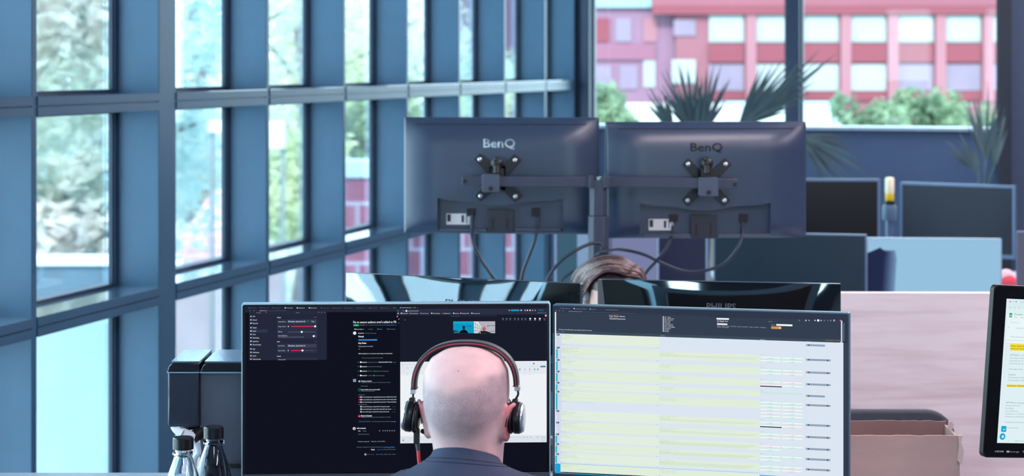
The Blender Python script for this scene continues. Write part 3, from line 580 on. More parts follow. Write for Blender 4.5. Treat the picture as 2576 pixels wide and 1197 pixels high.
    rbox('recess_lip', 8, 75, 124, 80, .010, .030, mat('lip_grey', '#4c5563', .35, var=.05)); rbox('recess_lip', 195, 75, WL - 4, 80, .010, .030, mat('lip_grey', '#4c5563', .35))
    # wavy upper edge of the recess
    wv = []; n = 30
    for k in range(n + 1):
        f = k / n; wv.append((rx0 + (rx1 - rx0) * f, rz1 + .001 - .016 * math.exp(-((f - .48) / .20) ** 2) - .006 * (1 if .06 < f < .94 else 0)))
    pl = [(rx0, rz1 + .002)] + wv + [(rx1, rz1 + .002)]
    m = MB()
    for k in range(n): m.prism([(wv[k][0], wv[k][1]), (wv[k + 1][0], wv[k + 1][1]), (wv[k + 1][0], rz1 + .003), (wv[k][0], rz1 + .003)], .012, M=Matrix.Translation((0, -.0375, 0)))
    m.build('recess_hood', PL, t)
    return t, M, w, h
GB = 'monitors on the twin arm, seen from behind'
bm1, Mb1, wb1, hb1 = back_monitor('monitor', (1017, 290), (1507, 300), YB_ + .02, YB_ - .03, 586, 'left monitor on the twin arm, back to the viewer, bright chrome lettering', 'BenQ', (1216, 1296, 348, 371, True), (1101, 499, 1416, 582), GB)
bm2, Mb2, wb2, hb2 = back_monitor('monitor', (1523, 305), (2027, 307), YB_ - .03, YB_ + .0, 599, 'right monitor on the twin arm, back to the viewer, dark lettering', 'BenQ', (1737, 1818, 359, 380, False), (1610, 513, 1938, 590), GB)
ar = empty('twin_screen_mount', (at(1505, 0, 6.10).x, 6.10, 1.0), label='dark twin monitor arm on a central post behind the hair', cat='monitor arm')
def A(px, py, Y=6.13): q = at(px, py, Y); return q.x - ar.location.x, q.z - 1.0
a = A(1481, 440); b = A(1529, 440); wp = (b[0] - a[0]) / 2
m = MB(); m.prism([(-wp, -.004), (wp, -.004), (wp, .05), (-wp, .05)], 0); m = MB()
oct_ = [(-wp, -.015), (-wp * .5, -.032), (wp * .5, -.032), (wp, -.015), (wp, .02), (-wp, .02)]
def pole(z0, z1, k): 
    m = MB(); n = len(oct_); m.add([(x * k, y * k, z) for z in (z0, z1) for x, y in oct_], [tuple(reversed(range(n))), tuple(range(n, 2 * n))] + [(i, (i + 1) % n, n + (i + 1) % n, n + i) for i in range(n)]); return m
pole(0, A(0, 540)[1], 1.06).build('lower_post', STEEL, ar, bevel=.002); pole(A(0, 540)[1], A(0, 462)[1], .94).build('upper_post', STEEL, ar, bevel=.002)
m = MB(); z0, z1 = A(0, 470)[1], A(0, 440)[1]; m.box((-wp * 1.05, -.034, z0), (-wp * .55, .022, z1)); m.box((wp * .5, -.034, z0), (wp * 1.12, .022, z1 - .002)); m.box((-wp, -.03, z0), (wp, .02, z1 - .012)); m.build('head_clamp', STEEL, ar, bevel=.002)
MB().box((-.06, -.05, -.0), (.06, .06, .012)).build('base_plate', STEEL, ar, bevel=.003)
MB().cyl((.0, -.012, z1 - .012), (.0, -.012, z1 - .004), .011, 12).build('clamp_screw', SILVER, ar, smooth=True)
SCR = mat('screw_head', '#d5dde2', .25, .7, var=.04)
for (xb0, xb1, yc0, yc1, br, top, scs, hang) in (
    (1163, 1481, 454, 456, (1213, 1257, 436, 481), (1250, 410), ((1207, 400), (1296, 402), (1209, 492), (1297, 493)), -1),
    (1530, 1852, 455, 461, (1754, 1803, 444, 491), (1776, 410), ((1730, 412), (1824, 412), (1729, 503), (1821, 503)), 1)):
    q0 = A(xb0, yc0); q1 = A(xb1, yc1); hh = .0155
    m = MB(); yb = -.012
    vs_ = [(q0[0], y, q0[1] + s * hh) for y in (yb, yb + .02) for s in (-1, 1)] + [(q1[0], y, q1[1] + s * hh) for y in (yb, yb + .02) for s in (-1, 1)]
    m.add(vs_, [(0, 4, 5, 1), (2, 3, 7, 6), (0, 2, 6, 4), (1, 5, 7, 3), (0, 1, 3, 2), (4, 6, 7, 5)]); bar = m.build('crossbar', STEEL, ar, bevel=.0015)
    e = A(xb0 + 8 if hang < 0 else xb1 - 8, yc0 if hang < 0 else yc1 + 1); MB().cyl((e[0], yb - .003, e[1]), (e[0], yb, e[1]), .006, 12).build('bar_bolt', BLACK, bar, smooth=True)
    k0 = A(br[0], br[3]); k1 = A(br[1], br[2]); m = MB(); m.prism(rrect(k0[0], k0[1], k1[0], k1[1], .006), .034, M=Matrix.Translation((0, yb - .010, 0))); sl = m.build('slide_clamp', mat('clamp_steel', '#4a5468', .42, var=.05), ar, bevel=.0015)
    cx = (k0[0] + k1[0]) / 2; MB().cyl((cx, yb - .013, k0[1] + .012), (cx, yb - .009, k0[1] + .012), .007, 12).build('clamp_bolt', BLACK, sl, smooth=True)
    tp = A(*top); m = MB(); m.ell((tp[0], .008, tp[1]), (.020, .020, .020), 14, 8); m.tube([(tp[0], -.006, tp[1] - .03), (tp[0], .004, tp[1] + .016)], .011, 10); m.box((tp[0] - .018, -.004, tp[1] - .04), (tp[0] + .022, .03, tp[1] - .016)); m.build('tilt_joint', BLACK, ar, smooth=True)
    m = MB(); yv0, yv1 = YB_ - .062 - ar.location.y, YB_ - .0545 - ar.location.y
    s4 = [A(*s, Y=YB_ - .045) for s in scs]; cxm = sum(s[0] for s in s4) / 4; czm = sum(s[1] for s in s4) / 4
    m.prism(rrect(cxm - .025, czm - .04, cxm + .025, czm + .04, .006), yv1 - yv0, M=Matrix.Translation((0, yv0, 0)))
    for s in s4:
        d = Vector((s[0] - cxm, 0, s[1] - czm)); n_ = Vector((-d.z, 0, d.x)).normalized() * .014; e_ = d * 1.16
        m.add([Vector((cxm, y, czm)) + n_ * 1.3 * k for y in (yv0, yv1) for k in (-1, 1)] + [Vector((cxm, y, czm)) + e_ + n_ * k for y in (yv0, yv1) for k in (-1, 1)], [(0, 4, 5, 1), (2, 3, 7, 6), (0, 2, 6, 4), (1, 5, 7, 3), (4, 6, 7, 5)])
    m.box((cxm - .012, -.002, czm - .012), (cxm + .012, yv0, czm + .012))
    vp = m.build('vesa_plate', mat('plate_black', '#1f232c', .4, var=.05), ar, bevel=.001)
    for s in s4: MB().ell((s[0], yv0 - .001, s[1]), (.0068, .004, .0068), 12, 8).build('screw', SCR, vp, smooth=True)
# cables hanging from the twin arm monitors
CAB = mat('cable_rubber', '#2d3646', .45, var=.06, scale=30)
def cable(name, pts, label, r=.0052, m=CAB, Y=6.15, last=None):
    P_ = catmull([at(x, y, (p[2] if len(p) > 2 else Y)) for p in pts for x, y in [p[:2]]], 8)
    o = MB().tube(P_, r, 8).build(name, m, None, smooth=True); tag(o, label, 'cable', 'cables of the twin arm monitors'); return o
yr = YB_ - .022
cable('power_cable', [(1187, 541, yr), (1186, 575, yr - .01), (1190, 610), (1208, 650), (1232, 686), (1262, 730), (1290, 800, 6.1), (1300, 818, 6.08)], 'grey power cable hanging from the white label of the left back to back monitor')
cable('video_cable', [(1353, 540, yr), (1352, 565, yr - .01), (1345, 605), (1328, 650), (1314, 690), (1310, 740), (1320, 800, 6.1), (1325, 818, 6.08)], 'grey video cable hanging from the right socket of the left monitor')
cable('power_cable', [(1690, 560, yr), (1690, 590, yr - .01), (1676, 625), (1652, 655), (1622, 690), (1600, 740), (1590, 818, 6.08)], 'grey power cable running from the right monitor down behind the hair')
cable('video_cable', [(1870, 545, yr), (1868, 585, yr - .01), (1855, 625), (1820, 664), (1765, 682), (1720, 682), (1670, 664), (1620, 640), (1560, 627), (1520, 632, 6.03), (1500, 642, 6.04)], 'grey video cable swinging from the right monitor in a low curve to the post')
cable('loose_cable', [(1362, 818, 6.09), (1364, 770, 6.05), (1372, 720, 6.0), (1384, 690, 6.0), (1412, 655, 6.0), (1452, 628, 6.0), (1486, 613, 6.02), (1508, 612, 6.03), (1516, 622, 6.03), (1510, 635, 6.03), (1498, 641, 6.04)], 'dark cable looping up from the left to the post of the twin arm')
cable('loose_cable', [(1392, 818, 6.1), (1396, 765, 6.04), (1410, 712, 6.0), (1424, 695, 6.0), (1446, 680, 6.0), (1470, 672, 6.02), (1500, 668, 6.04)], 'short dark cable just left of the swept hair', .004)
# ------------------------------------------------------------------ glossy black backed monitors across the desk
GLO = bpy.data.materials.new('piano_black_mirror'); GLO.use_nodes = True
def _glo():
    nt = GLO.node_tree; b = nt.nodes['Principled BSDF']; b.inputs['Base Color'].default_value = rgb('#848d92'); b.inputs['Metallic'].default_value = 1; b.inputs['Roughness'].default_value = .03
    tc = nt.nodes.new('ShaderNodeTexCoord'); n = nt.nodes.new('ShaderNodeTexNoise'); n.inputs['Scale'].default_value = 3.0; n.inputs['Detail'].default_value = 0; nt.links.new(tc.outputs['Object'], n.inputs[0])
    bp = nt.nodes.new('ShaderNodeBump'); bp.inputs['Strength'].default_value = .3; bp.inputs['Distance'].default_value = .02; nt.links.new(n.outputs[0], bp.inputs['Height']); nt.links.new(bp.outputs[0], b.inputs['Normal'])
_glo()
def gloss_monitor(TL, TR, YL, YR, h, label, wpx, wordm, curve=.018, zd=Z1):
    M, w = plane_from(TL, TR, YL, YR); t = empty('monitor', M=M, label=label, cat='monitor', group='glossy backed monitors on the second desk')
    nx, nz = 40, 24; m = MB(); hg = lambda x, z: .003 + curve * (1 - (2 * x / w - 1) ** 2) * (.4 + .6 * min(1, -z / (h * .5)) ** .7 if -z < h * .5 else 1 - .5 * ((-z - h * .5) / (h * .5)) ** 2)
    m.add([(w * i / nx, -hg(w * i / nx, -h * j / nz), -h * j / nz) for j in range(nz + 1) for i in range(nx + 1)], [(j * (nx + 1) + i, (j + 1) * (nx + 1) + i, (j + 1) * (nx + 1) + i + 1, j * (nx + 1) + i + 1) for j in range(nz) for i in range(nx)])
    s_ = m.build('back_shell', GLO, t, smooth='all')
    MB().prism(rrect(0, -h, w, 0, .003), .016, M=Matrix.Translation((0, -.003, 0))).build('frame', mat('thin_grey_edge', '#54616e', .3, .5, var=.04), t)
    MB().add([(.006, .0135, -h + .012), (w - .006, .0135, -h + .012), (w - .006, .0135, -.006), (.006, .0135, -.006)], [(0, 1, 2, 3)], mat('lit_panel', '#1a1f2a', .4, emit='#d8e2ee', estr=.5)).build('display', None, t)
    P = Panel(M); P.y = -.02; u = P.loc(wpx[0], wpx[2]); v_ = P.loc(wpx[1], wpx[3]); vs_, fs_ = text_geo('PHILIPS', .02); zr = (u[1] + v_[1]) / 2; hh = u[1] - v_[1]
    MB().add([(u[0] + q[0] * (v_[0] - u[0]), -hg(u[0] + q[0] * (v_[0] - u[0]), zr + (q[1] - .5) * hh) - .0006, zr + (q[1] - .5) * hh) for q in vs_], fs_).build('lettering', wordm, t)
    stand(t, w / 2, -h, zd - M.translation.z, -.06, BLACK); return t
gloss_monitor((872, 686), (1461, 713), 4.89, 4.65, .36, 'glossy backed monitor reflecting pale sky and dark bars, left of the swept hair', (1118, 1212, 752, 771), mat('dark_word', '#4c6672', .4, .3, var=.03))
gloss_monitor((1504, 702), (2115, 714), 4.80, 4.70, .36, 'glossy black backed monitor with two white streaks, right of the swept hair', (1777, 1851, 762, 780), mat('grey_word', '#5b5f66', .4, .5, var=.03))
# ------------------------------------------------------------------ palms by the far wall
PALM = mat('palm_leaf', '#39505c', .55, colour2='#4c6a6c', scale=7); POT = mat('dark_pot', '#2d3542', .5, var=.06)
def frond_mb(base, dirv, L, spread, n, up, wid=.0115, seed=0):
    rd = random.Random(seed); m = MB(); d = Vector(dirv).normalized(); side = d.cross(Vector((0, 1, 0))).normalized(); out = Vector((0, 1, 0))
    for k in range(n):
        a = (k / (n - 1) - .5) * spread + rd.uniform(-.04, .04); q = (d * math.cos(a) + side * math.sin(a)); l = L * (1 - .35 * abs(a / spread * 2) ** 2) * rd.uniform(.85, 1.1)
        tw = out * rd.uniform(-.25, .25); pts = []
        for i in range(7):
            f = i / 6; pts.append(Vector(base) + (q + tw) * l * f + Vector((0, 0, -up * l * f * f)))
        nrm = q.cross(out).normalized(); vs = []
        for i, p in enumerate(pts):
            f = i / 6; w = wid * (.35 + .65 * math.sin(math.pi * min(1, f * 1.2 + .1) * .8)) * (1 - f ** 3) + .0008; vs += [p - nrm * w, p + nrm * w, p + out * w * .5]
        fs = []
        for i in range(6): fs += [(3 * i, 3 * i + 3, 3 * i + 5, 3 * i + 2), (3 * i + 2, 3 * i + 5, 3 * i + 4, 3 * i + 1), (3 * i, 3 * i + 1, 3 * i + 4, 3 * i + 3)]
        m.add(vs, fs)
    return m
def palm(px, Y, fr, label, stemz):
    p = at(px, 0, Y); t = empty('potted_palm', (p.x, Y, 0), label=label, cat='plant', group='potted palms by the far wall')
    MB().lathe([(.0, 0), (.17, 0), (.22, .38), (.205, .385), (.19, .33), (0, .33)], seg=28).build('pot', POT, t, smooth=True)
    MB().tube(catmull([(0, 0, .32), (.02, 0, .7), (0, 0, stemz)], 6), [.06, .05, .035], 10).build('stem', BARK, t, smooth=True)
    for i, (bx_, by, tx, ty, L, sp, n, up) in enumerate(fr):
        b0 = at(bx_, by, Y) - t.location; t0 = at(tx, ty, Y) - t.location; f = MB(); f.tube(catmull([(0, 0, stemz - .05), (b0.x * .5, b0.y * .5, (stemz + b0.z) / 2 + .04), b0], 5), [.012, .008, .006], 6)
        g = frond_mb(b0, t0 - b0, (t0 - b0).length, sp, n, up, seed=i + 3); f.add(g.v, g.f); f.build('frond', PALM, t)
palm(1800, 12.2, ((1745, 335, 1700, 165, .6, 1.0, 15, .0), (1765, 335, 1800, 165, .6, .9, 15, .0), (1860, 315, 2005, 165, .6, 1.0, 20, .05), (2010, 345, 2170, 420, .4, 1.2, 14, .15), (1690, 330, 1640, 215, .4, .7, 8, .05), (1900, 300, 2080, 135, .6, .45, 9, .02)), 'spiky palm rising behind the right monitor of the twin arm', 1.1)
palm(2470, 12.4, ((2480, 400, 2465, 230, .5, .8, 9, .0), (2460, 430, 2395, 330, .5, .9, 9, .1), (2500, 420, 2520, 270, .5, .5, 7, .05)), 'faint spiky palm beside the black post at right', .8)
# ------------------------------------------------------------------ left lit screen
P = Panel(M1, d1); P.y = -.0012
def c1(x, y): return 600 + x / 5.441, 750 + y / 5.441
def T1(x0, x1, y, h, s, c, bold=0): a = c1(x0, y); b = c1(x1, y); P.text(a[0], b[0], a[1], h / 5.441, s, c, bold=bold)
def R1(x0, y0, x1, y1, c): a = c1(x0, y0); b = c1(x1, y1); P.rect(a[0], a[1], b[0], b[1], c)
def D1(x, y, r, c, ring=0): a = c1(x, y); P.disc(a[0], a[1], r / 5.441, c, ring)
W_, G_, N_ = '#dfe7f2', '#8b93a6', '#5f677a'
R1(88, 105, 2180, 150, '#1f2333'); R1(88, 150, 2180, 185, '#232839')
R1(145, 172, 1208, 842, '#23283a'); R1(145, 172, 1208, 215, '#262b3e')
for i in range(13):
    x = 135 + i * 165; on = i in (3, 4, 5); D1(x + 8, 132, 8, '#e8eef6' if on else N_); T1(x + 24, x + 112, 132, 13, ('Add functions', 'Kanopi site', 'Insights', 'Fix tab issue', 'Deployments', 'Pull request', 'Ticket board', 'Site health', 'Calendar', 'Pipelines', 'Ensure PR', 'Issues list', 'Review')[i], W_ if on else N_); D1(x + 140, 132, 3, N_)
for x in (160, 212): D1(x, 167, 5, G_)
T1(290, 382, 168, 11, 'github.com', W_); T1(385, 655, 168, 11, 'repository/pull/main/files', N_)
T1(246, 305, 195, 14, 'Settings', G_); T1(783, 830, 194, 15, 'Sound', G_)
for x in (380, 1097, 1138, 1178): D1(x, 192, 6, G_, .5)
R1(160, 425, 400, 468, '#31364a')
for y, s, x1 in ((248, 'Wi-Fi', 228), (295, 'Network', 254), (341, 'Bluetooth', 266), (401, 'Displays', 250), (447, 'Sound', 240), (493, 'Power', 237), (540, 'Multitasking', 282), (587, 'Appearance', 275), (633, 'Ubuntu Desktop', 308), (692, 'Apps', 228), (739, 'Notifications', 283), (786, 'Search', 242), (832, 'Online Accounts', 306)):
    T1(195, x1, y, 19, s, W_); D1(171, y, 10, W_, 0 if y in (341, 587, 633, 447) else .55)
T1(528, 582, 261, 17, 'Output', W_, .01); D1(1045, 259, 7, '#d2384f'); R1(1058, 257, 1078, 261, N_)
for a, b in ((290, 548), (620, 745), (815, 842)): R1(530, a, 1080, b, '#2c3145')
for a in (296, 628): R1(668, a, (972 if a == 296 else 1065), a + 42, '#3a4256')
R1(985, 296, 1065, 338, '#3a4256'); T1(1000, 1045, 317, 17, 'Test...', W_)
for y, s, x1 in ((319, 'Output Device', 648), (385, 'Output Volume', 652), (455, 'Balance', 600), (510, 'Overamplification', 668), (648, 'Input Device', 634), (714, 'Input Volume', 638)): T1(543, x1, y, 17, s, '#c3cbd8')
T1(545, 890, 529, 12, 'Allow increased volume, with reduced sound quality', G_)
for y in (317, 648): T1(708, 912, y, 17, 'Headset - Jabra Evolve 65', W_, .01); D1(691, y, 10, W_, .6)
R1(722, 378, 1050, 390, '#d02c4c'); D1(1050, 383, 14, '#f4f6fa'); R1(680, 457, 1055, 461, N_); D1(866, 459, 14, '#f4f6fa'); R1(1030, 503, 1070, 531, '#454c60'); D1(1030, 517, 14, '#f4f6fa')
R1(722, 708, 872, 719, '#d02c4c'); R1(872, 712, 1042, 715, N_); D1(876, 713, 14, '#f4f6fa'); D1(683, 385, 8, W_); R1(677, 704, 685, 722, W_)
T1(528, 568, 591, 16, 'Input', W_, .01); T1(528, 580, 790, 17, 'Sounds', W_, .01); T1(543, 645, 838, 12, 'Volume Levels', W_); R1(1045, 588, 1078, 592, N_)
# pull request page
T1(1571, 2162, 325, 31, "Fix to ensure authors aren't added to PR", '#eef3fa', .008)
def c2(x, y): return 840 + x / 5.70, 780 + y / 5.70
def c3(x, y): return 840 + x / 5.517, 980 + y / 5.517
def TT(cf, k, x0, x1, y, h, s, c, bold=0): a = cf(x0, y); b = cf(x1, y); P.text(a[0], b[0], a[1], h / k, s, c, bold=bold)
def RR(cf, x0, y0, x1, y1, c): a = cf(x0, y0); b = cf(x1, y1); P.rect(a[0], a[1], b[0], b[1], c)
def DD(cf, k, x, y, r, c, ring=0): a = cf(x, y); P.disc(a[0], a[1], r / k, c, ring)
t2 = lambda *a: TT(c2, 5.7, *a); r2 = lambda *a: RR(c2, *a); e2 = lambda *a: DD(c2, 5.7, *a)
t3 = lambda *a: TT(c3, 5.517, *a); r3 = lambda *a: RR(c3, *a); e3 = lambda *a: DD(c3, 5.517, *a)
r2(290, 200, 350, 228, '#12a05a'); e2(290, 214, 14, '#12a05a'); e2(350, 214, 14, '#12a05a'); t2(296, 344, 214, 14, 'Open', '#cdeedd')
t2(372, 444, 210, 13, 'kanopi-dev', '#9fb4cc'); t2(448, 652, 211, 11, 'wants to merge 4 commits into', G_); t2(658, 712, 210, 13, 'develop', '#3d8fd8'); t2(718, 752, 210, 11, 'from', G_); t2(758, 897, 210, 13, 'bugfix/authors', '#3d8fd8')
t2(316, 410, 271, 14, 'Conversation', W_, .01); e2(303, 271, 9, W_, .5); e2(427, 271, 6, G_); t2(497, 556, 271, 12, 'Commits', G_); t2(645, 692, 270, 12, 'Checks', G_); t2(790, 880, 270, 12, 'Files changed', G_); e2(630, 270, 8, G_, .6); e2(772, 270, 8, G_, .6)
e2(298, 327, 24, '#e9e6f4'); t2(350, 430, 327, 15, 'kanopi-dev', W_, .02); t2(438, 512, 328, 11, 'commented', G_); t2(516, 606, 328, 11, '3 weeks ago', G_)
t2(352, 428, 374, 22, 'Kanopi', '#f0f4fa', .03); r2(350, 415, 622, 434, '#1f72b8'); t2(356, 616, 424, 12, 'https://kanopi.tickets/open/8812', '#8fc2ea')
t2(352, 465, 469, 22, 'Key Points', '#f0f4fa', .03); t2(350, 560, 516, 14, 'The get discussion in each ticket', W_); e2(364, 555, 9, N_)
t2(375, 840, 620, 15, 'Review @reviewer is a comment to make changes to the pull request', W_, .01); e2(360, 621, 8, W_, .5); t2(400, 704, 682, 12, 'This is an internal change in the setup file', G_)
for y, x in ((743, 0), (806, 0), (870, 0), (934, 0)):
    e2(350, y, 7, N_); e2(385, y, 12, '#e9e6f4'); t2(398, 476, y, 15, 'kanopi-dev', W_, .02)
t2(482, 640, 743, 11, 'requested a review from', G_); t2(645, 830, 741, 14, 'kanopi-automation-group', W_, .03); t2(838, 893, 743, 11, '3 weeks', G_)
t2(482, 596, 806, 11, 'self-assigned this', G_); t2(600, 686, 806, 12, '3 weeks ago', G_); t2(482, 548, 870, 11, 'added the', G_); r2(558, 864, 652, 879, '#0f3a2c'); t2(560, 650, 871, 13, 'ready for review', '#2fb56c'); t2(662, 692, 871, 11, 'label', G_); t2(698, 786, 871, 12, '3 weeks ago', G_)
t2(492, 552, 934, 11, 'mentioned', G_); r2(566, 926, 588, 942, '#2f88c8'); t2(600, 628, 934, 11, 'and', G_); t2(634, 722, 934, 12, '3 weeks ago', G_)
r2(276, 984, 318, 1026, '#8fa3bd'); t2(288, 306, 1004, 20, 'X', '#28344a'); e2(365, 1017, 15, '#9fb0c8'); t2(390, 540, 1013, 18, 'Changes reviewed', W_, .02); t2(390, 810, 1033, 11, '1 approving review by a reviewer with write access is needed', G_)
t2(385, 485, 1085, 11, '2 requested changes', G_); e2(366, 1139, 18, '#19a866', .74); t2(390, 660, 1135, 17, 'Some checks were not successful', W_, .02); t2(390, 584, 1158, 11, '3 failing, 12 successful checks', G_)
t3(340, 432, 68, 11, '3 failing checks', G_)
for i, y in enumerate((100, 135, 170)):
    r3(344, y - 9, 360, y + 9, '#d8224e'); e3(376, y, 11, W_, .45); t3(392, 866, y - 1, 14, ('Process Pull Request / upload build environment / Publish Actions (P)', 'Process Pull Request / upload build environment / Feature State (pull)', 'Process Pull Request / upload build environment / Feature Build (pul)')[i], W_, .008)
t3(340, 460, 203, 11, '12 successful checks', G_)
for i, y in enumerate((232, 267, 303)):
    e3(376, y, 11, W_, .45); t3(392, (776, 795, 768)[i], y, 14, ('Process Pull Request / upload build / linting pull_request', 'Process Pull Request / upload build / playwright pull_request', 'Process Pull Request / upload build / phpunit pull_request')[i], W_, .008); t3(806, 858, y, 10, 'Successful', N_)
e3(352, 363, 17, '#e02355'); t3(346, 358, 363, 14, 'x', '#f6dbe4'); t3(376, 526, 358, 20, 'Merging is blocked', W_, .03); t3(376, 784, 378, 11, 'Merging is blocked until the requested changes are resolved', G_)
r3(340, 425, 512, 449, '#1b2a40'); t3(348, 505, 437, 11, 'Merge pull request', '#54677f'); t3(522, 782, 437, 11, 'You can also merge this with the command line', G_); t3(790, 860, 437, 13, 'view steps', '#3aa0dd', .02)
e3(282, 536, 21, '#ead7de'); r3(276, 534, 290, 550, '#6a3a4a'); t3(317, 443, 530, 20, 'Add a comment', W_, .03); t3(336, 370, 569, 15, 'Write', W_, .01); t3(402, 454, 569, 13, 'Preview', G_)
for x in (634, 682, 714, 745, 776, 808, 840): e3(x, 565, 8, G_, .4)
t3(340, 496, 613, 13, 'Add your comment here...', G_); t3(336, 490, 715, 13, 'Markdown is supported', '#b9c3d3'); t3(520, 710, 713, 13, 'Paste, drop, or click to add files', '#b9c3d3')
t3(320, 676, 793, 11, 'Remember, contributions to this repository should follow its', G_); t3(680, 846, 793, 15, 'contributing guidelines', '#2f80d8', .02); t3(518, 566, 825, 18, 'Kanopi', W_, .03); t3(600, 690, 826, 13, 'open source', '#2f88d0'); t3(694, 858, 824, 11, 'code of conduct for this project', G_)
e3(438, 893, 14, W_, .6); t3(460, 562, 893, 11, '2024 Company, Inc.', N_); t3(584, 858, 892, 11, 'Terms   Privacy   Security   Status   Contact', G_)
# browser with the video call
def c4(x, y): return 990 + x / 5.70, 750 + y / 5.70
t4 = lambda *a: TT(c4, 5.7, *a); r4 = lambda *a: RR(c4, *a); e4 = lambda *a: DD(c4, 5.7, *a)
r4(45, 108, 2200, 152, '#1c2031'); r4(45, 152, 2200, 232, '#2a2f42'); r4(95, 240, 2200, 1900, '#191c2a'); r4(800, 236, 1480, 262, '#20253a')
t4(120, 255, 133, 13, 'Product Code Team', W_); e4(100, 133, 8, '#8fb6f0'); e4(282, 132, 6, '#e0829a'); e4(308, 132, 5, W_); e4(342, 132, 4, G_)
for x in (65, 140): e4(x, 178, 7, G_, .5)
e4(184, 179, 14, '#dff0fa'); t4(205, 360, 178, 13, 'teams.microsoft.com/v2', W_); e4(65, 215, 9, W_, .5)
for x0, x1, s, c in ((125, 208, 'Dashboards', W_), (250, 350, 'Service Board', W_), (405, 498, 'Project board', '#b7d3d3'), (565, 665, 'Wiki, Reporting', W_), (720, 812, 'Handbook, Q', W_), (878, 940, 'Reviews', W_), (980, 1080, 'Headlines CRM', W_), (1135, 1235, 'Customer portal', W_)): t4(x0, x1, 214, 13, s, c)
for x, c in ((112, W_), (235, G_), (392, '#3fa0a8'), (548, W_), (706, '#b02c48'), (862, W_), (964, '#f0a0b8'), (1122, '#c3dcf0')): e4(x, 212, 9, c)
r4(1690, 160, 1795, 180, '#1fa7d8'); e4(1690, 170, 10, '#1fa7d8'); e4(1795, 170, 10, '#1fa7d8'); t4(1705, 1790, 171, 12, 'Link created', '#0f4660'); e4(1658, 171, 8, W_, .5)
for x, c in ((1830, W_), (1885, '#e2a8b4'), (1918, W_), (1955, '#f3f6fa'), (1992, '#e5789c'), (2028, G_)): e4(x, 170, 10, c)
r4(2068, 156, 2150, 182, '#123f66'); t4(2085, 2145, 169, 13, 'Finish', '#2f94d4'); t4(2060, 2190, 206, 12, 'All Bookmarks', G_)
e4(55, 258, 10, '#8ea4ee'); e4(76, 296, 9, '#d0607c'); e4(85, 290, 5, '#ff2d5c'); e4(75, 350, 9, N_, .6); t4(150, 178, 306, 12, 'Chat', G_); t4(832, 940, 254, 11, 'Search (Ctrl+Alt+E)', N_); e4(2183, 246, 14, '#d8dce8'); e4(2190, 252, 7, '#c05a70')
for i, x in enumerate((1568, 1620, 1672, 1738, 1788, 1840, 1890)): e4(x, 292, 11, G_, .6); t4(x - 16, x + 16, 313, 8, ('Chat', 'Reply', 'People', 'Raise', 'React', 'View', 'More')[i], N_)
for i, x in enumerate((1958, 2028, 2096)): e4(x, 290, 13, W_); t4(x - 14, x + 14, 313, 8, ('Camera', 'Mic', 'Share')[i], W_)
r4(2148, 286, 2180, 296, '#b04a5c'); t4(2152, 2178, 310, 9, 'Leave', G_)
# two call tiles
r4(855, 328, 1150, 497, '#0f97c0'); r4(855, 328, 1150, 360, '#1aa3c9'); P.poly([c4(1030, 398), c4(1115, 392), c4(1115, 402), c4(1030, 404)], '#0a6e90'); P.poly([c4(*q) for q in ((935, 497), (955, 470), (985, 452), (1010, 446), (1040, 455), (1062, 478), (1070, 497))], '#0a0d16')
a = c4(1006, 418); P.disc(a[0], a[1], 20 / 5.7, '#14203c', 0); a = c4(1006, 405); P.disc(a[0], a[1], 17 / 5.7, '#1a2a4a'); r4(995, 425, 1018, 455, '#101a30'); P.poly([c4(*q) for q in ((855, 455), (930, 465), (935, 497), (855, 497))], '#0a3450'); t4(870, 930, 481, 10, 'Participant', W_)
r4(1152, 328, 1456, 497, '#b3b2bd'); P.poly([c4(*q) for q in ((1152, 497), (1152, 328), (1205, 328), (1258, 408), (1240, 470), (1220, 497))], '#dfeaf0')
for k in range(4):
    x = 1165 + k * 26; P.poly([c4(x, 497), c4(x + 5, 497), c4(x + 17, 330 + k * 28), c4(x + 12, 330 + k * 28)], '#3c4254')
for k in range(3): P.poly([c4(1152, 352 + k * 55), c4(1256, 412 + k * 22), c4(1256, 415 + k * 22), c4(1152, 357 + k * 55)], '#3c4254')
for q in (((1345, 385), (1452, 385), (1452, 391), (1345, 391)), ((1345, 391), (1352, 391), (1352, 404), (1345, 404))): P.poly([c4(*z) for z in q], '#3a3f50')
e4(1415, 430, 34, '#cfd3dc', .9); r4(1385, 462, 1450, 474, '#6d9a94')
P.poly([c4(*q) for q in ((1215, 497), (1230, 475), (1265, 465), (1310, 462), (1350, 475), (1385, 485), (1400, 497))], '#15171f'); e4(1298, 430, 26, '#b8606f'); e4(1298, 410, 17, '#c87b86'); r4(1282, 440, 1305, 468, '#a85262'); e4(1240, 488, 10, '#d8a0a8')
# shared white window
def c5(x, y): return 990 + x / 5.70, 750 + y / 5.70
P.rect(1007, 909, 1375, 1111, '#e4e9f1'); P.rect(1008.5, 942, 1373, 1096, '#eef2f6'); P.rect(1007, 1096, 1375, 1111, '#dde3ea')
e4(131, 945, 6, '#2e9e6a'); t4(155, 208, 945, 10, 'Team notes', '#9aa0ac'); e4(228, 943, 5, '#4a4f5a'); e4(290, 943, 9, '#c9a9a9', .6)
for x0, x1, s in ((180, 218, 'Home'), (245, 280, 'Insert'), (130, 148, 'File')): t4(x0, x1, 988, 10, s, '#9aa0ac')
r4(180, 998, 218, 1001, '#8d94a0')
for x, y in ((150, 1025), (150, 1055), (190, 1075), (190, 1098)): r4(x - 12, y - 3, x + 12, y + 1, '#c3c9d2')
e4(2010, 932, 11, '#5b6070'); 
for x in (2065, 2115, 2165): r4(x - 4, 931, x + 4, 934, '#a9b0ba')
t4(1935, 2078, 974, 10, 'Comments    Editing', '#b9bfc8'); r4(2105, 963, 2178, 985, '#1d78b4'); t4(2125, 2165, 974, 10, 'Share', '#a8d0ee')
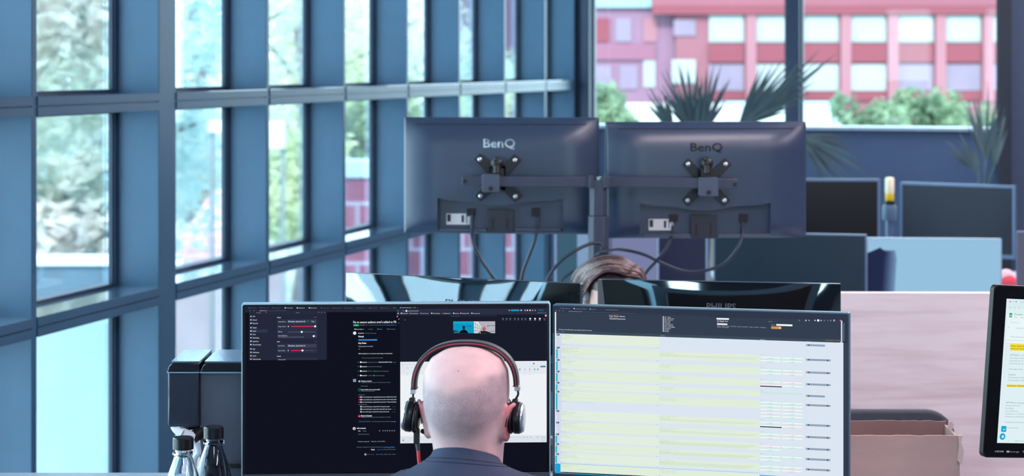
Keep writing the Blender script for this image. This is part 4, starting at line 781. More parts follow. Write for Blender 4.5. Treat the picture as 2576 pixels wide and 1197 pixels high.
for x, c in ((1808, '#2fa08a'), (1884, '#c3c7cf'), (1952, '#c9a9b4'), (2020, '#4aa0b8'), (2067, '#4bb0c0')): e4(x, 1014, 12, c, .3); r4(x - 16, 1042, x + 16, 1045, '#c3c9d2')
e4(2071, 1010, 6, '#d04a68')
for x0, x1 in ((1855, 1903), (1932, 1972)): r4(x0, 1084, x1, 1087, '#c6ccd4')
P.text(1283, 1301, 1098.5, 2, 'Accessibility: Good', '#9aa2ae'); P.text(1305, 1314, 1098.5, 2, 'Focus', '#9aa2ae')
for x in (1319, 1327, 1335, 1352): P.disc(x, 1098.5, 1.0, '#5f6672')
P.rect(1360, 1098, 1372, 1099, '#a3aab6'); P.text(1362, 1372, 1103, 1.8, '10:42 AM', '#9aa2ae'); P.text(1362, 1372, 1107, 1.8, '11/6/2024', '#9aa2ae')
P.text(1012, 1022, 1101, 1.8, 'Page 1', '#9aa2ae'); P.text(1026, 1036, 1101, 1.8, '84 words', '#9aa2ae'); P.disc(1014.5, 1106, 1.8, '#a05568'); P.text(1019, 1030, 1109.5, 1.8, 'Breaking', '#a3aab6'); P.text(1009, 1020, 1181.5, 2.2, 'Participant', W_)
d1.build('display', None, mon1)
# ------------------------------------------------------------------ right lit screen: a long pale table under a dark header
P = Panel(M2, d2); P.y = -.0012
def XL(px, py): return P.loc(px, py)
rx0 = XL(1396, 900)[0]; rx1 = XL(2119, 900)[0]
zof = lambda pyl: P.loc(1397, pyl)[1]                 # heights are read at the left edge; rows are level on the screen
xof = lambda px: P.loc(px, 900)[0]
def RQ(x0, y0, x1, y1, c): P.lrect(xof(x0), zof(y1), xof(x1), zof(y0), c)
def TX(x0, x1, yc, h, s, c, b=0): P.ltext(xof(x0), xof(x1), zof(yc), abs(zof(yc - h / 2) - zof(yc + h / 2)), s, c, 1, b)
HD = '#353f52'
RQ(1390, 769, 2131, 838, '#2f394b'); RQ(1399, 785, 2119, 833, HD); RQ(1399, 831.5, 2119, 838.3, '#3c4c5a'); RQ(1396, 784.5, 1399, 1187, '#f2f7fb'); RQ(2115.5, 784.5, 2119, 838, '#c9daea'); RQ(2122, 790, 2123.4, 834, '#7f8fa3')
RQ(1399, 838, 1412.5, 1187, '#d3d9ee'); RQ(1396, 838, 1399, 1187, '#eef4fb')
cz = lambda px, py: py - (px - 1397) * (.028 + (py - 765) * .00002)   # row height of a photo point read back to the left edge
def TP(x0, x1, y, h, s, c, b=0): TX(x0, x1, cz((x0 + x1) / 2, y), h, s, c, b)
def c6(x, y): return 1380 + x / 5.7, 750 + y / 5.7
def c7(x, y): return 1740 + x / 5.985, 760 + y / 5.985
def T6(x0, x1, y, h, s, c, b=0): TP(c6(x0, 0)[0], c6(x1, 0)[0], c6(0, y)[1], h / 5.7, s, c, b)
def T7(x0, x1, y, h, s, c, b=0): TP(c7(x0, 0)[0], c7(x1, 0)[0], c7(0, y)[1], h / 5.985, s, c, b)
def disc7(px, py, r, c, ring=0): P.ldisc(xof(px), zof(cz(px, py)), abs(xof(px + r) - xof(px)), c, ring)
T6(160, 300, 143, 12, 'Translation project', '#8f9aab'); T6(390, 545, 152, 12, 'Integration Review', '#8f9aab'); T6(620, 680, 158, 11, 'Localize', '#8f9aab'); T6(820, 995, 165, 12, 'Site Segment Report', '#8f9aab')
disc7(*c6(368, 147), 1.5, '#dfe8f2'); disc7(*c6(598, 155), 1.6, '#5fc8e8')
for x in (112, 158, 208): disc7(*c6(x, 179), 1, '#9aa6b6')
T6(288, 480, 188, 12, 'cloud.memsource.com', '#b9c6d6'); T6(485, 1240, 205, 7, 'web/job/translation/editor/segments/view/project', '#6f7b8c'); T6(1250, 2270, 235, 5, 'job list segments filter by status confirmed repeated locked', '#56627a')
T6(872, 1000, 237, 11, 'Pre-translate', '#d58a80'); T6(872, 1095, 256, 14, 'Copy  Pre-ten  Matches', '#e6eef6', .02); T6(872, 1000, 274, 11, 'Search term', '#d58a80'); T6(872, 1105, 293, 14, 'Tag Symbols Replacement', '#e6eef6', .02)
for i, (w_, s) in enumerate(((1750, 'Add - exclude'), (1800, 'Edit - add/comment'), (1783, 'Remove/search'), (1748, 'Export copy'), (1742, 'All contents'), (1783, 'Add conf/comment'), (1785, 'New content/tag'), (1810, 'Set all confirmed/flag'), (1756, 'Settings/filters'), (1728, 'Set paste'), (1728, 'Hide paste'))):
    y = 264 + i * 20.3; TP(c6(1664, 0)[0], c6(w_, 0)[0], c6(0, y + 3)[1], 2.1, s, '#dbe4ee', .01); px, py = c6(1646, y); zc = zof(cz(px, py)); P.lrect(xof(px - 1.3), zc - .0009, xof(px + 1.3), zc + .0009, '#f3f7fb')
T6(150, 620, 452, 13, 'Filtering by confirmed/all-segments target language: translated and reviewed', '#dbe4ee', .008); T6(125, 152, 476, 9, 'Tag', '#aab5c4'); T6(190, 232, 478, 9, 'Source', '#aab5c4'); T6(1600, 1670, 530, 10, 'Translation', '#c3ced9')
for (x0, x1, y, hh, c) in ((376, 562, 246, 24, '#eef4fa'), (382, 537, 325, 22, '#eef4fa'), (1275, 1517, 338, 26, '#f4f8fb'), (1198, 1350, 377, 36, '#d8935a')):
    px0 = c7(x0, 0)[0]; px1 = c7(x1, 0)[0]; py = cz((px0 + px1) / 2, c7(0, y)[1]); RQ(px0, py - hh / 12, px1, py + hh / 12, c)
T7(1210, 1255, 377, 12, 'Search', '#8a5428'); disc7(*c7(1325, 378), 2, '#f4e0cc')
T7(380, 492, 262, 9, 'Search source', '#c98a72'); T7(380, 545, 280, 14, 'Tag  Message  Date', '#e6eef6', .02); T7(380, 480, 298, 9, 'Search target', '#d58a60')
for x0, x1, s in ((382, 434, '# Alert'), (452, 500, '# Job'), (514, 568, '# Box'), (584, 672, '# Anchored'), (688, 744, '# Size'), (760, 852, '# Locked for'), (868, 925, '# Status'), (942, 1016, '# Memory'), (1032, 1120, '# Integration')): T7(x0, x1, 350 + (x0 - 380) * .034, 12, s, '#c3ced9')
T7(382, 450, 368, 12, '# Notes', '#c3ced9'); T7(466, 560, 372, 12, '# Reminders', '#c3ced9'); T7(1152, 1215, 284, 12, 'Utilities', '#8f9aab'); T7(1198, 1255, 335, 11, 'Search', '#c3ced9'); T7(1035, 1105, 552, 10, 'Segment', '#dbe4ee'); T7(1730, 1780, 578, 9, 'Icons', '#c3ced9'); T7(2010, 2258, 560, 12, 'Showing 50 segments of 3412 total', '#c07c5c', .01)
disc7(*c7(2240, 596), 1.6, '#e6eef6')
for x, r, c in ((1622, 2.2, '#5a6579'), (1720, 2.0, '#b9c3cf'), (1768, 2.0, '#8a95a4'), (1858, 1.8, '#c3ced9'), (1906, 3.0, '#f3f7fa'), (1950, 1.9, '#9fc0d0'), (1998, 1.6, '#7c8797'), (2050, 1.6, '#6f7a8a'), (2094, 1.7, '#8a95a4'), (2145, 2.6, '#9aa5b3'), (2240, 1.8, '#c8788c')): disc7(*c7(x, 268), r, c)
rows = [838.6, 871, 901.8, 930.7, 958.8, 981, 1029.5, 1058.4, 1087.3, 1112, 1136.8, 1162.5, 1187.5]
right_rows = {1: (.33, .62, 2), 2: (.28, .6, 0), 3: (.34, .66, 0), 4: (.42, .72, 0), 5: (.24, .42, 0), 6: (.4, .78, 2), 7: (.36, .72, 2), 8: (.42, .92, 3), 9: (.42, .98, 3), 10: (.42, 1.0, 3), 11: (.34, .9, 1)}
rd = random.Random(9); YEL, GRN = '#e0eedb', '#8fb89e'
GREEK = ['segment', 'source', 'of the', 'review', 'confirmed', 'term', 'match', 'per unit', 'shown', 'entry', 'context', 'target', 'value', 'plain', 'in list', 'note']
def words(n): return ' '.join(rd.choice(GREEK) for _ in range(n))
for i in range(len(rows) - 1):
    t, b = rows[i], rows[i + 1]; hgt_ = b - t; ye = t + min(24, hgt_ * .8)
    RQ(1412.5, t + .2, 1659, ye + .6, YEL if i % 2 else '#e2efe0')
    for j in range(max(3, int((ye - t) / 3.4))):
        y = t + 1.4 + j * 2.05
        if y > ye - 6: break
        TX(1413, 1413 + rd.choice((14, 22, 30, 36, 42)), y, 1.25, words(2), GRN)
    y = ye - 6.4; L = rd.choice((62, 95, 110, 150)); TX(1413, 1413 + L, y - 1.2, 1.0, words(12), '#a8c3b0'); TX(1413, 1413 + 52, ye - 2.2, 1.1, words(5), '#c9c0b2'); TX(1413, 1426, ye + 1.4, 1.3, 'Segment', '#8fa3bf', .01); TX(1413, 1413 + rd.choice((20, 60, 85)), ye + 3.2, 1.0, words(6), '#a3afcf')
    TX(1648, 1654, ye - 5, 1.0, 'lock', '#c98f90'); P.lrect(xof(1653), zof(ye + 3.2), xof(1656), zof(ye + 2.2), '#9fb0c0')
    RQ(1400.5, t + .4, 1408, t + 4.6, '#4a4f60'); RQ(1402, t + 1.2, 1404.6, t + 3, '#cfd6e2'); RQ(1401, t + 9.5, 1402.4, t + 11, '#b25068')
    if i in (1, 2, 3, 4, 5, 8, 9, 10): RQ(1399.2, t + 6.5, 1403.6, b - .6, '#35b7c6')
    # second column
    if i in right_rows:
        a_, z_, nl = right_rows[i]; y0 = t + hgt_ * .1; y1 = t + max(14, min(24, hgt_ * .75)); RQ(1661, y0, 1912, y1, YEL)
        for j in range(5): TX(1661, 1661 + rd.choice((26, 40, 46, 34)), y0 + 1.2 + j * 2.0, 1.15, words(3), '#a9c4ae')
        if nl == 2:
            TX(1661, 1905, y0 + 8.6, 1.1, words(26), '#8aa890'); TX(1661, 1895, y0 + 11.4, 1.1, words(26), '#8aa890')
        if nl >= 3:
            for j in range(5): TX(1661, 1903 - 6 * j, y0 + 7 + j * 1.7, 1.15, words(28), '#9db9a4')
    # third column: white boxes between mint lines
    if i >= 1:
        MINT = '#a5e2d4'; RSE = '#dfc0cc'; TX(1913, 1913 + 9, t + 3, 1.1, 'Detail', '#8a93a4')
        n = 1 if i in (4,) else (5 if i == 6 - 0 and False else (2 if hgt_ < 40 else 5))
        if i in (0, 4): RQ(1913, t + 5.4, 2022, t + 10, '#cfe6e2')
        else:
            for k in range(n):
                y = t + 5 + k * 8.4
                for x in (1913, 1968):
                    if x == 1968 and i in (8, 9) and k == 1: continue
                    cc = RSE if (i + k + (x > 1950)) % 4 == 0 else MINT; RQ(x, y, x + 53, y + 7.6, '#d7ebec' if cc == MINT else '#e6e2ec')
                    TX(x + 2, x + 24, y + 1, 1.5, words(2), cc); TX(x + 28, x + 50, y + 1, 1.5, words(2), cc); RQ(x + 1, y + 2.4, x + 25, y + 5, '#f5f9fb'); RQ(x + 28, y + 2.4, x + 51, y + 5, '#f5f9fb'); RQ(x + 18, y + 5.4, x + 32, y + 7.4, '#b5e6da' if cc == MINT else '#e6cdd6')
        if i in (3, 6): RQ(1913, t + 18.6, 1967, t + 21, '#24283a')
    # fourth column: a row of round icons
    for k in range(10 if i in (0, 4) else 13):
        P.ldisc(xof(2030.5 + k * 4.72), zof(t + 11.0 - (3 if i in (0,) else 0)), .00205, '#59708a', .5 if k not in (1, 11) else 0)
RQ(1399, 1163, 1412.6, 1187, '#19a3da'); RQ(1412.6, 1185.6, 1660, 1187.2, '#19a3da'); RQ(1660, 1181.5, 2119, 1187.2, '#19a3da'); RQ(1412.6, 1161.8, 1912, 1162.6, '#4fb6dc'); RQ(1912, 1167, 2119, 1187, '#19a3da'); RQ(1913, 1169, 1966, 1174, '#e9f3f6'); RQ(1913, 1174.5, 1966, 1179, '#f3f8fa')
d2.build('display', None, mon2)
# ------------------------------------------------------------------ tilted screen at the right edge
P = Panel(M3, d3); P.y = -.0012
def q3(px, py): return P.loc(px, py)
def T3(x, y, h, s, c, wpx, bold=0):
    X, Z = q3(x, y); k = .86; hh = h / F * Y3; P.ltext(X, X + wpx / F * Y3 / math.cos(a3), Z, hh, s, c, 1, bold)
def B3(x, y, wpx, hpx, c): X, Z = q3(x, y); w = wpx / F * Y3 / math.cos(a3); h = hpx / F * Y3; P.lrect(X, Z - h / 2, X + w, Z + h / 2, c)
def e3d(x, y, r, c, ring=0): X, Z = q3(x, y); P.ldisc(X, Z, r / F * Y3, c, ring)
ga, gb = '#8a97a0', '#a7b3ba'
X, Z = q3(2536, 764); P.lrect(X, Z - .01, X + .46, Z + .0095, '#d9ecf0'); X, Z = q3(2532, 830); P.lrect(X, Z - .0245, X + .46, Z + .03, '#e9f6f8')
for x, c in ((2541, '#d8325c'), (2549, '#c3d0d2'), (2556, '#1f9e6c')): e3d(x, 758.5, 1.7, c)
T3(2567, 759, 4, 'Calc', gb, 14)
for x in (2541, 2553, 2564): e3d(x, 773, 1.5, gb, .5)
B3(2539, 792.5, 7.5, 11, '#16a765'); B3(2541, 793.5, 3.6, 4, '#c9efdc'); T3(2552, 790, 5, 'Dozzle Ge estimates', '#7f8b94', 70); T3(2552, 797.5, 3.2, 'File     Edit     View', ga, 46)
T3(2548, 810.5, 3, 'Search', gb, 17); e3d(2543.5, 810, 1.7, gb, .6); e3d(2536.5, 824, 1.6, gb, .6); T3(2556, 825, 3, '100%', gb, 26)
T3(2543, 846.5, 3.2, 'Note: Amounts are in total', ga, 66)
X, Z = q3(2526.5, 855); P.lrect(X, Z - .0003, X + .46, Z + .0003, '#b9c9cf')
B3(2541, 872.5, 120, 17, '#f3dc2c'); T3(2542, 869.5, 3.6, 'Note: Initial Sales Commission', '#6f6420', 80, .01); T3(2542, 876, 3.6, 'amount are build in year one', '#6f6420', 80, .01)
for y, s, w, b in ((892.5, 'OPTION 1: Commission scale', 78, .012), (899.5, 'Average Solution Sale', 62, 0), (906.5, 'Commission % on Solution', 70, 0), (913.5, 'Commission $ on Solution', 70, 0), (927.5, 'Average Sales Cycle', 58, 0), (941.5, 'Conditions', 21, .012), (948.5, 'Commission Payment', 60, 0), (955.5, 'Commission Payment', 60, 0)): T3(2540.5 - (y - 890) * .08, y, 3.6, s, ga, w, b)
B3(2532, 969.5, 120, 6, '#f3dc2c'); T3(2533, 969.5, 3.6, 'Question: Which business', '#6f6420', 72, .01)
for y, s, w, b in ((1012, 'OPTION 2: Commission', 62, .012), (1019, 'Average Solution Sale', 41, 0), (1026, 'Gross Margin', 23, 0), (1033, 'Gross Profit Amount', 36, 0), (1040, 'Commission % on GP Amount', 56, 0), (1047, 'Commission $ on GP Amount', 56, 0), (1061, 'Average Sales Cycle Duration', 56, 0), (1075, 'Max Commission $ in', 40, 0)): T3(2529.5 - (y - 1012) * .08, y, 3.6, s, ga, w, b)
for k in range(32):
    y = 862 + k * 7.05; T3(2531 - (y - 862) * .081, y, 2.2, str(k + 2), '#b9c6cc', 2.6)
X, Z = q3(2524, 1078.5); k = F / Y3; P.mb.prism(rrect(X - 7 / k, Z - 7.5 / k, X + 8 / k, Z + 7.5 / k, 2 / k), .0002, glow('#1aa9d8'), M=Matrix.Translation((0, -.0021, 0)))
e3d(2521, 1097.5, 8.6, '#1aa9d8'); 
P.k += 90; T3(2521, 1079, 4.6, 'v', '#dff5fb', 6.5, .04); e3d(2521, 1097.5, 3.6, '#c9edf6')
T3(2524, 1108, 3, '+', ga, 3); T3(2533, 1108, 3, '=', ga, 4); T3(2551, 1108, 3.4, 'Sales Commission', '#6fa8b4', 40)
d3.build('display', None, mon3)
bz = Panel(M3); bz.y = -.0009; lm = MB()
def bt(px, py, hpx, s, wpx, bold):
    X, Z = bz.loc(px, py); vs_, fs_ = text_geo(s, bold); k = F / Y3; lm.add([(X + v[0] * wpx / k, -.00115, Z + (v[1] - .5) * hpx / k) for v in vs_], fs_)
bt(2503, 1135, 4.2, 'HDMI', 25, .02); bt(2540, 1135.5, 3.4, 'energy', 28, .01); bt(2573, 1135.5, 4, 'Eyes', 18, .01)
X, Z = bz.loc(2535.5, 1135.5); lm.add([(X + .0030 * math.cos(2 * math.pi * k / 14) * 1.3, -.00115, Z + .0022 * math.sin(2 * math.pi * k / 14)) for k in range(14)], [tuple(range(14))])
lm.build('bezel_marks', mat('bezel_print', '#8d96a0', .5), mon3)
# ------------------------------------------------------------------ heads and bodies
RINGS = [(0, .003, .004, .004), (-.003, .026, .030, .030), (-.0075, .040, .048, .047), (-.0216, .0632, .068, .068), (-.042, .0735, .080, .086), (-.060, .0752, .086, .095), (-.080, .0754, .090, .100), (-.100, .0738, .092, .100), (-.118, .0700, .091, .095), (-.135, .0662, .090, .086), (-.150, .0630, .089, .077), (-.166, .0602, .088, .070), (-.182, .0582, .087, .066), (-.198, .0572, .085, .065), (-.214, .0568, .080, .066), (-.226, .0565, .066, .068), (-.240, .0575, .050, .069), (-.265, .0600, .050, .074), (-.290, .070, .055, .080), (-.315, .095, .060, .085)]
def ring_at(z):
    for a, b in zip(RINGS, RINGS[1:]):
        if b[0] <= z <= a[0]:
            t = (a[0] - z) / (a[0] - b[0]); return tuple(a[i] + (b[i] - a[i]) * t for i in range(1, 4))
    return RINGS[-1][1:]
def head_pt(th, z, off=0):
    """th = 0 is the right side (+x), 90 deg the face (+y)"""
    w, yf, yb = ring_at(z); w *= .965; c, s = math.cos(th), math.sin(th); p = 2.25
    r = (abs(c) ** p + abs(s) ** p) ** (-1 / p); x = w * r * c; y = (yf if s > 0 else yb) * r * s
    if s > 0 and z < -.10:                             # the face narrows towards the chin
        k = min(1, (-z - .10) / .06) * min(1, max(0, (z + .230) / .022)); x *= 1 + (.52 - .64 * s) * k * s
    g = lambda a, sa, zc, sz: math.exp(-((th - a) / sa) ** 2 - ((z - zc) / sz) ** 2)
    f = math.pi / 2
    y += .020 * g(f, .13, -.150, .012) + .010 * g(f, .11, -.132, .02)          # nose
    y += .005 * g(f, .55, -.098, .010) - .007 * (g(f - .36, .2, -.118, .011) + g(f + .36, .2, -.118, .011)) + .004 * (g(f - .36, .12, -.119, .006) + g(f + .36, .12, -.119, .006))   # brow, eye sockets, lids
    y += .004 * g(f, .3, -.174, .005) + .004 * g(f, .28, -.184, .005) - .003 * g(f, .3, -.179, .0025) + .006 * g(f, .3, -.212, .010)   # lips, chin
    n = Vector((x, y, 0)); d = Vector((x, y, .3 * max(0, .05 + z) * 3)).normalized() if n.length > 1e-4 else Vector((0, 0, 1))
    return Vector((x, y, z)) + d * off
def head_mb():
    m = MB(); zs = []
    for a, b in zip(RINGS, RINGS[1:]):
        k = 2 if a[0] > -.09 else 4
        zs += [a[0] + (b[0] - a[0]) * i / k for i in range(k)]
    zs.append(RINGS[-1][0]); n = 72
    m.add([head_pt(2 * math.pi * k / n, z) for z in zs for k in range(n)], [(i * n + k, (i + 1) * n + k, (i + 1) * n + (k + 1) % n, i * n + (k + 1) % n) for i in range(len(zs) - 1) for k in range(n)] + [tuple(range(n)), tuple(reversed(range((len(zs) - 1) * n, len(zs) * n)))])
    return m
def ear(m, sx, z=-.128, y=-.002, out=.009, tw=18):
    # an ear: a thin cupped shell standing off the head, its top leaning out
    M = Matrix.Translation((sx * .0745, -.004, -.130)) @ Matrix.Rotation(R(sx * 13), 4, 'Y') @ Matrix.Rotation(R(-sx * 20), 4, 'Z'); M3_ = M.to_3x3()
    m.ell(tuple(M @ Vector((0, 0, .002))), (.0052, .0185, .0315), 18, 12, M=M3_)
    m.tube([M @ Vector((sx * .0025, -.017 * math.cos(R(-110 + 290 * k / 24)), .002 + .030 * math.sin(R(-110 + 290 * k / 24)))) for k in range(25)], .0046, 8)
    m.ell(tuple(M @ Vector((0, .006, -.027))), (.0052, .010, .010), 12, 8, M=M3_)
    m.ell(tuple(M @ Vector((-sx * .006, .010, -.004))), (.010, .008, .018), 12, 8, M=M3_)
def skin_graph(pts, edges, root):
    """one continuous surface grown on a skeleton; returns (verts, faces)"""
    me = bpy.data.meshes.new('g'); me.from_pydata([p[0] for p in pts], edges, []); o = bpy.data.objects.new('g', me); C.objects.link(o)
    s = o.modifiers.new('s', 'SKIN'); s.use_smooth_shade = True
    for v, p in zip(me.skin_vertices[0].data, pts): r = p[1]; v.radius = (r, r) if not isinstance(r, tuple) else r
    me.skin_vertices[0].data[root].use_root = True
    u = o.modifiers.new('u', 'SUBSURF'); u.levels = 1
    dg = bpy.context.evaluated_depsgraph_get(); e = bpy.data.meshes.new_from_object(o.evaluated_get(dg))
    vs = [tuple(v.co) for v in e.vertices]; fs = [tuple(p.vertices) for p in e.polygons]
    bpy.data.objects.remove(o); bpy.data.meshes.remove(e); return vs, fs
def limb_chain(pts): return pts, [(i, i + 1) for i in range(len(pts) - 1)]
def body_mb(crown_z, lean, seat_z, desk_z, reach, sh_w=.19):
    """body below the neck in head space (origin at the crown): torso, arms with hands, legs with feet"""
    Z = lambda z: z - crown_z
    nb = Vector((0, -.005, -.275)); ch = Vector((0, -.03 + lean * .3, -.42)); be = Vector((0, -.06 + lean, (Z(seat_z) + -.42) / 2 - .03)); pe = Vector((0, -.08 + lean, Z(seat_z) + .10))
    pts = [(pe, .13), (be, .125), (ch, .135), (nb, .062), (nb + Vector((0, .01, .07)), .056)]; ed = [(0, 1), (1, 2), (2, 3), (3, 4)]
    def add(p, r, j): pts.append((p, r)); ed.append((j, len(pts) - 1)); return len(pts) - 1
    for s in (-1, 1):
        k = add(Vector((s * sh_w * .8, -.02 + lean * .2, -.315)), .062, 2); k = add(Vector((s * (sh_w + .045), .06, -.50)), .046, k); el = Vector((s * (sh_w + .05), .12, Z(desk_z) + .055)); k = add(el, .040, k)
        wr = Vector((s * .13, reach, Z(desk_z) + .033)); k = add((el + wr) / 2, .036, k); k = add(wr, .026, k)
        k = add(Vector((s * .09, -.02 + lean, Z(seat_z) + .085)), .09, 0); k = add(Vector((s * .13, .22, Z(seat_z) + .09)), .080, k); kn = Vector((s * .14, .40, Z(seat_z) + .06)); k = add(kn, .062, k); k = add(Vector((s * .14, .40, Z(.26))), .052, k); k = add(Vector((s * .14, .41, Z(.085))), .038, k); k = add(Vector((s * .145, .50, Z(.045))), .036, k); add(Vector((s * .148, .57, Z(.035))), .026, k)
    vs, fs = skin_graph(pts, ed, 0); m = MB(); m.add(vs, fs)
    for s in (-1, 1):
        wr = Vector((s * .13, reach, Z(desk_z) + .033)); palm = wr + Vector((-s * .01, .075, .0)); m.ell(tuple((wr + palm) / 2 + Vector((0, .012, 0))), (.040, .056, .015), 14, 10)
        for i, (dx, L) in enumerate(((-.030, .062), (-.011, .074), (.009, .068), (.027, .052))):
            b = palm + Vector((s * dx * -1, .012, .004)); m.tube(catmull([b - Vector((0, .03, 0)), b, b + Vector((0, L * .45, .012)), b + Vector((0, L * .8, .004)), b + Vector((0, L, -.012))], 4), [.009, .009, .0085, .0078, .0065], 8)
        b = wr + Vector((-s * .034, .03, 0)); m.tube(catmull([b, b + Vector((-s * .022, .028, .002)), b + Vector((-s * .03, .062, -.006))], 4), [.012, .0105, .008], 8)
    return m
def skin_mat(name, base, stubble=None, hair=None):
    m = bpy.data.materials.new(name); m.use_nodes = True; nt = m.node_tree; b = nt.nodes['Principled BSDF']; N = nt.nodes.new; Lk = nt.links.new
    b.inputs['Roughness'].default_value = .62; b.inputs['Subsurface Weight'].default_value = .12; b.inputs['Subsurface Radius'].default_value = (.012, .005, .003); b.inputs['Subsurface Scale'].default_value = .5
    tc = N('ShaderNodeTexCoord'); n = N('ShaderNodeTexNoise'); n.inputs['Scale'].default_value = 35; n.inputs['Detail'].default_value = 4; Lk(tc.outputs['Object'], n.inputs[0])
    r = N('ShaderNodeValToRGB'); c = rgb(base); r.color_ramp.elements[0].color = tuple(x * .86 for x in c[:3]) + (1,); r.color_ramp.elements[1].color = c; r.color_ramp.elements[0].position = .3; r.color_ramp.elements[1].position = .65; Lk(n.outputs[0], r.inputs[0])
    out = r.outputs[0]
    if stubble:
        vc = N('ShaderNodeVertexColor'); vc.layer_name = 'hair'; f = N('ShaderNodeTexNoise'); f.inputs['Scale'].default_value = 700; f.inputs['Detail'].default_value = 2; Lk(tc.outputs['Object'], f.inputs[0])
        g = N('ShaderNodeTexNoise'); g.inputs['Scale'].default_value = 60; g.inputs['Detail'].default_value = 3; Lk(tc.outputs['Object'], g.inputs[0])
        mu = N('ShaderNodeMath'); mu.operation = 'MULTIPLY_ADD'; mu.inputs[1].default_value = 1.1; mu.inputs[2].default_value = -.02; Lk(f.outputs[0], mu.inputs[0])
        m2 = N('ShaderNodeMath'); m2.operation = 'MULTIPLY'; sp = N('ShaderNodeSeparateColor'); Lk(vc.outputs[0], sp.inputs[0]); Lk(mu.outputs[0], m2.inputs[0]); Lk(sp.outputs[0], m2.inputs[1]); er = N('ShaderNodeMix'); er.data_type = 'RGBA'; er.inputs[7].default_value = rgb('#bd6f78'); Lk(sp.outputs[1], er.inputs[0]); Lk(out, er.inputs[6]); out = er.outputs[2]
        m3 = N('ShaderNodeMath'); m3.operation = 'MULTIPLY_ADD'; m3.inputs[1].default_value = .8; m3.inputs[2].default_value = .62; Lk(g.outputs[0], m3.inputs[0])
        m4 = N('ShaderNodeMath'); m4.operation = 'MULTIPLY'; m4.use_clamp = True; Lk(m2.outputs[0], m4.inputs[0]); Lk(m3.outputs[0], m4.inputs[1])
        mx = N('ShaderNodeMix'); mx.data_type = 'RGBA'; mx.inputs[7].default_value = rgb(stubble); Lk(m4.outputs[0], mx.inputs[0]); Lk(out, mx.inputs[6]); out = mx.outputs[2]
    Lk(out, b.inputs['Base Color']); n2 = N('ShaderNodeTexNoise'); n2.inputs['Scale'].default_value = 260; Lk(tc.outputs['Object'], n2.inputs[0]); bp = N('ShaderNodeBump'); bp.inputs['Strength'].default_value = .12; bp.inputs['Distance'].default_value = .001; Lk(n2.outputs[0], bp.inputs['Height']); Lk(bp.outputs[0], b.inputs['Normal'])
    return m
def fused(name, mb, m, parent, vox=.0045, hairf=None):
    """one continuous skin: all the pieces melted into a single surface"""
    o = mb.build(name + '_raw', m); r = o.modifiers.new('r', 'REMESH'); r.mode = 'VOXEL'; r.voxel_size = vox; s = o.modifiers.new('s', 'SMOOTH'); s.iterations = 4; s.factor = .5
    dg = bpy.context.evaluated_depsgraph_get(); me = bpy.data.meshes.new_from_object(o.evaluated_get(dg)); bpy.data.objects.remove(o)
    me.name = name; me.materials.clear(); me.materials.append(m); me.polygons.foreach_set('use_smooth', [True] * len(me.polygons))
    if hairf:
        ca = me.color_attributes.new('hair', 'FLOAT_COLOR', 'POINT')
        for v in me.vertices: k, e = hairf(v.co); ca.data[v.index].color = (k, e, 0, 1)
    q = bpy.data.objects.new(name, me); C.objects.link(q)
    if parent: q.parent = parent
    return q
sstep = lambda a, b, x: (lambda t: t * t * (3 - 2 * t))(min(1, max(0, (x - a) / (b - a))))
# ------------------------------------------------------------------ the bald man in front
HY1 = 3.45; hc = at(1174, 868, HY1); CZ1 = hc.z
p1 = empty('person', (hc.x, HY1, 0), rot=(0, 0, R(-12)), label='person with a shaved head in a dark blue shirt, seen from behind, wearing a headset', cat='person')
def stub(co):
    z = co.z - CZ1; 
    if z < -.30 or z > 0: return 0, 0
    th = math.atan2(co.x, -co.y)                       # 0 at the back of the head
    w = mnoise.noise(Vector((co.x, co.y, z)) * 30) * .008
    d_ = th + .12 if th < -.12 else (th + .12) * 1.35; top = sstep(-.058 + .026 * min(1.2, abs(d_)) + w, -.088 + .030 * min(1.2, abs(d_)) + w, z)
    nape = -.139 + .018 * min(1.2, abs(th)) - .006 * math.cos(th * 4) + w
    bot = sstep(nape - .030, nape + .012, z)
    k = top * bot
    if co.y > .03: k *= 1 - sstep(.03, .07, co.y)
    if co.y > .0 and z < -.15 and abs(co.x) < .08: k = max(k, .35 * sstep(.0, .02, co.y) * sstep(-.15, -.165, z) * (1 if z > -.235 else 0))
    e = sstep(.0655, .074, abs(co.x)) * sstep(-.175, -.160, z) * sstep(-.094, -.102, z); k *= 1 - e
    return min(1, k), e
hm = head_mb(); ear(hm, -1); ear(hm, 1)
bm_ = body_mb(CZ1, -.06, .50, .80, .36); full = MB(); full.add([Vector(v) + Vector((0, 0, CZ1)) for v in hm.v], hm.f); full.add([Vector(v) + Vector((0, 0, CZ1)) for v in bm_.v], bm_.f)
SK1 = skin_mat('skin', '#d6b1b2', stubble='#6c6e7a'); fused('body', full, SK1, p1, .0036, stub)
TEE = mat('dark_blue_cotton', '#2f3952', .85, var=.07, scale=14, bump=.25, bscale=320)
SHIRT = [(-.1625, .0585, .056, .071, -.029), (-.170, .0612, .060, .0745, -.0265), (-.1775, .0660, .064, .078, -.0225), (-.1865, .0750, .069, .083, -.018), (-.1975, .0895, .075, .090, -.0135), (-.210, .1065, .082, .098, -.0075), (-.222, .123, .088, .105, -.003), (-.240, .152, .094, .112, 0), (-.260, .182, .10, .122, 0), (-.285, .205, .108, .132, 0), (-.33, .214, .118, .140, 0), (-.42, .205, .125, .145, 0), (-.55, .185, .125, .130, 0), (-.68, .18, .13, .13, 0), (0, 0, 0, 0, 0)]
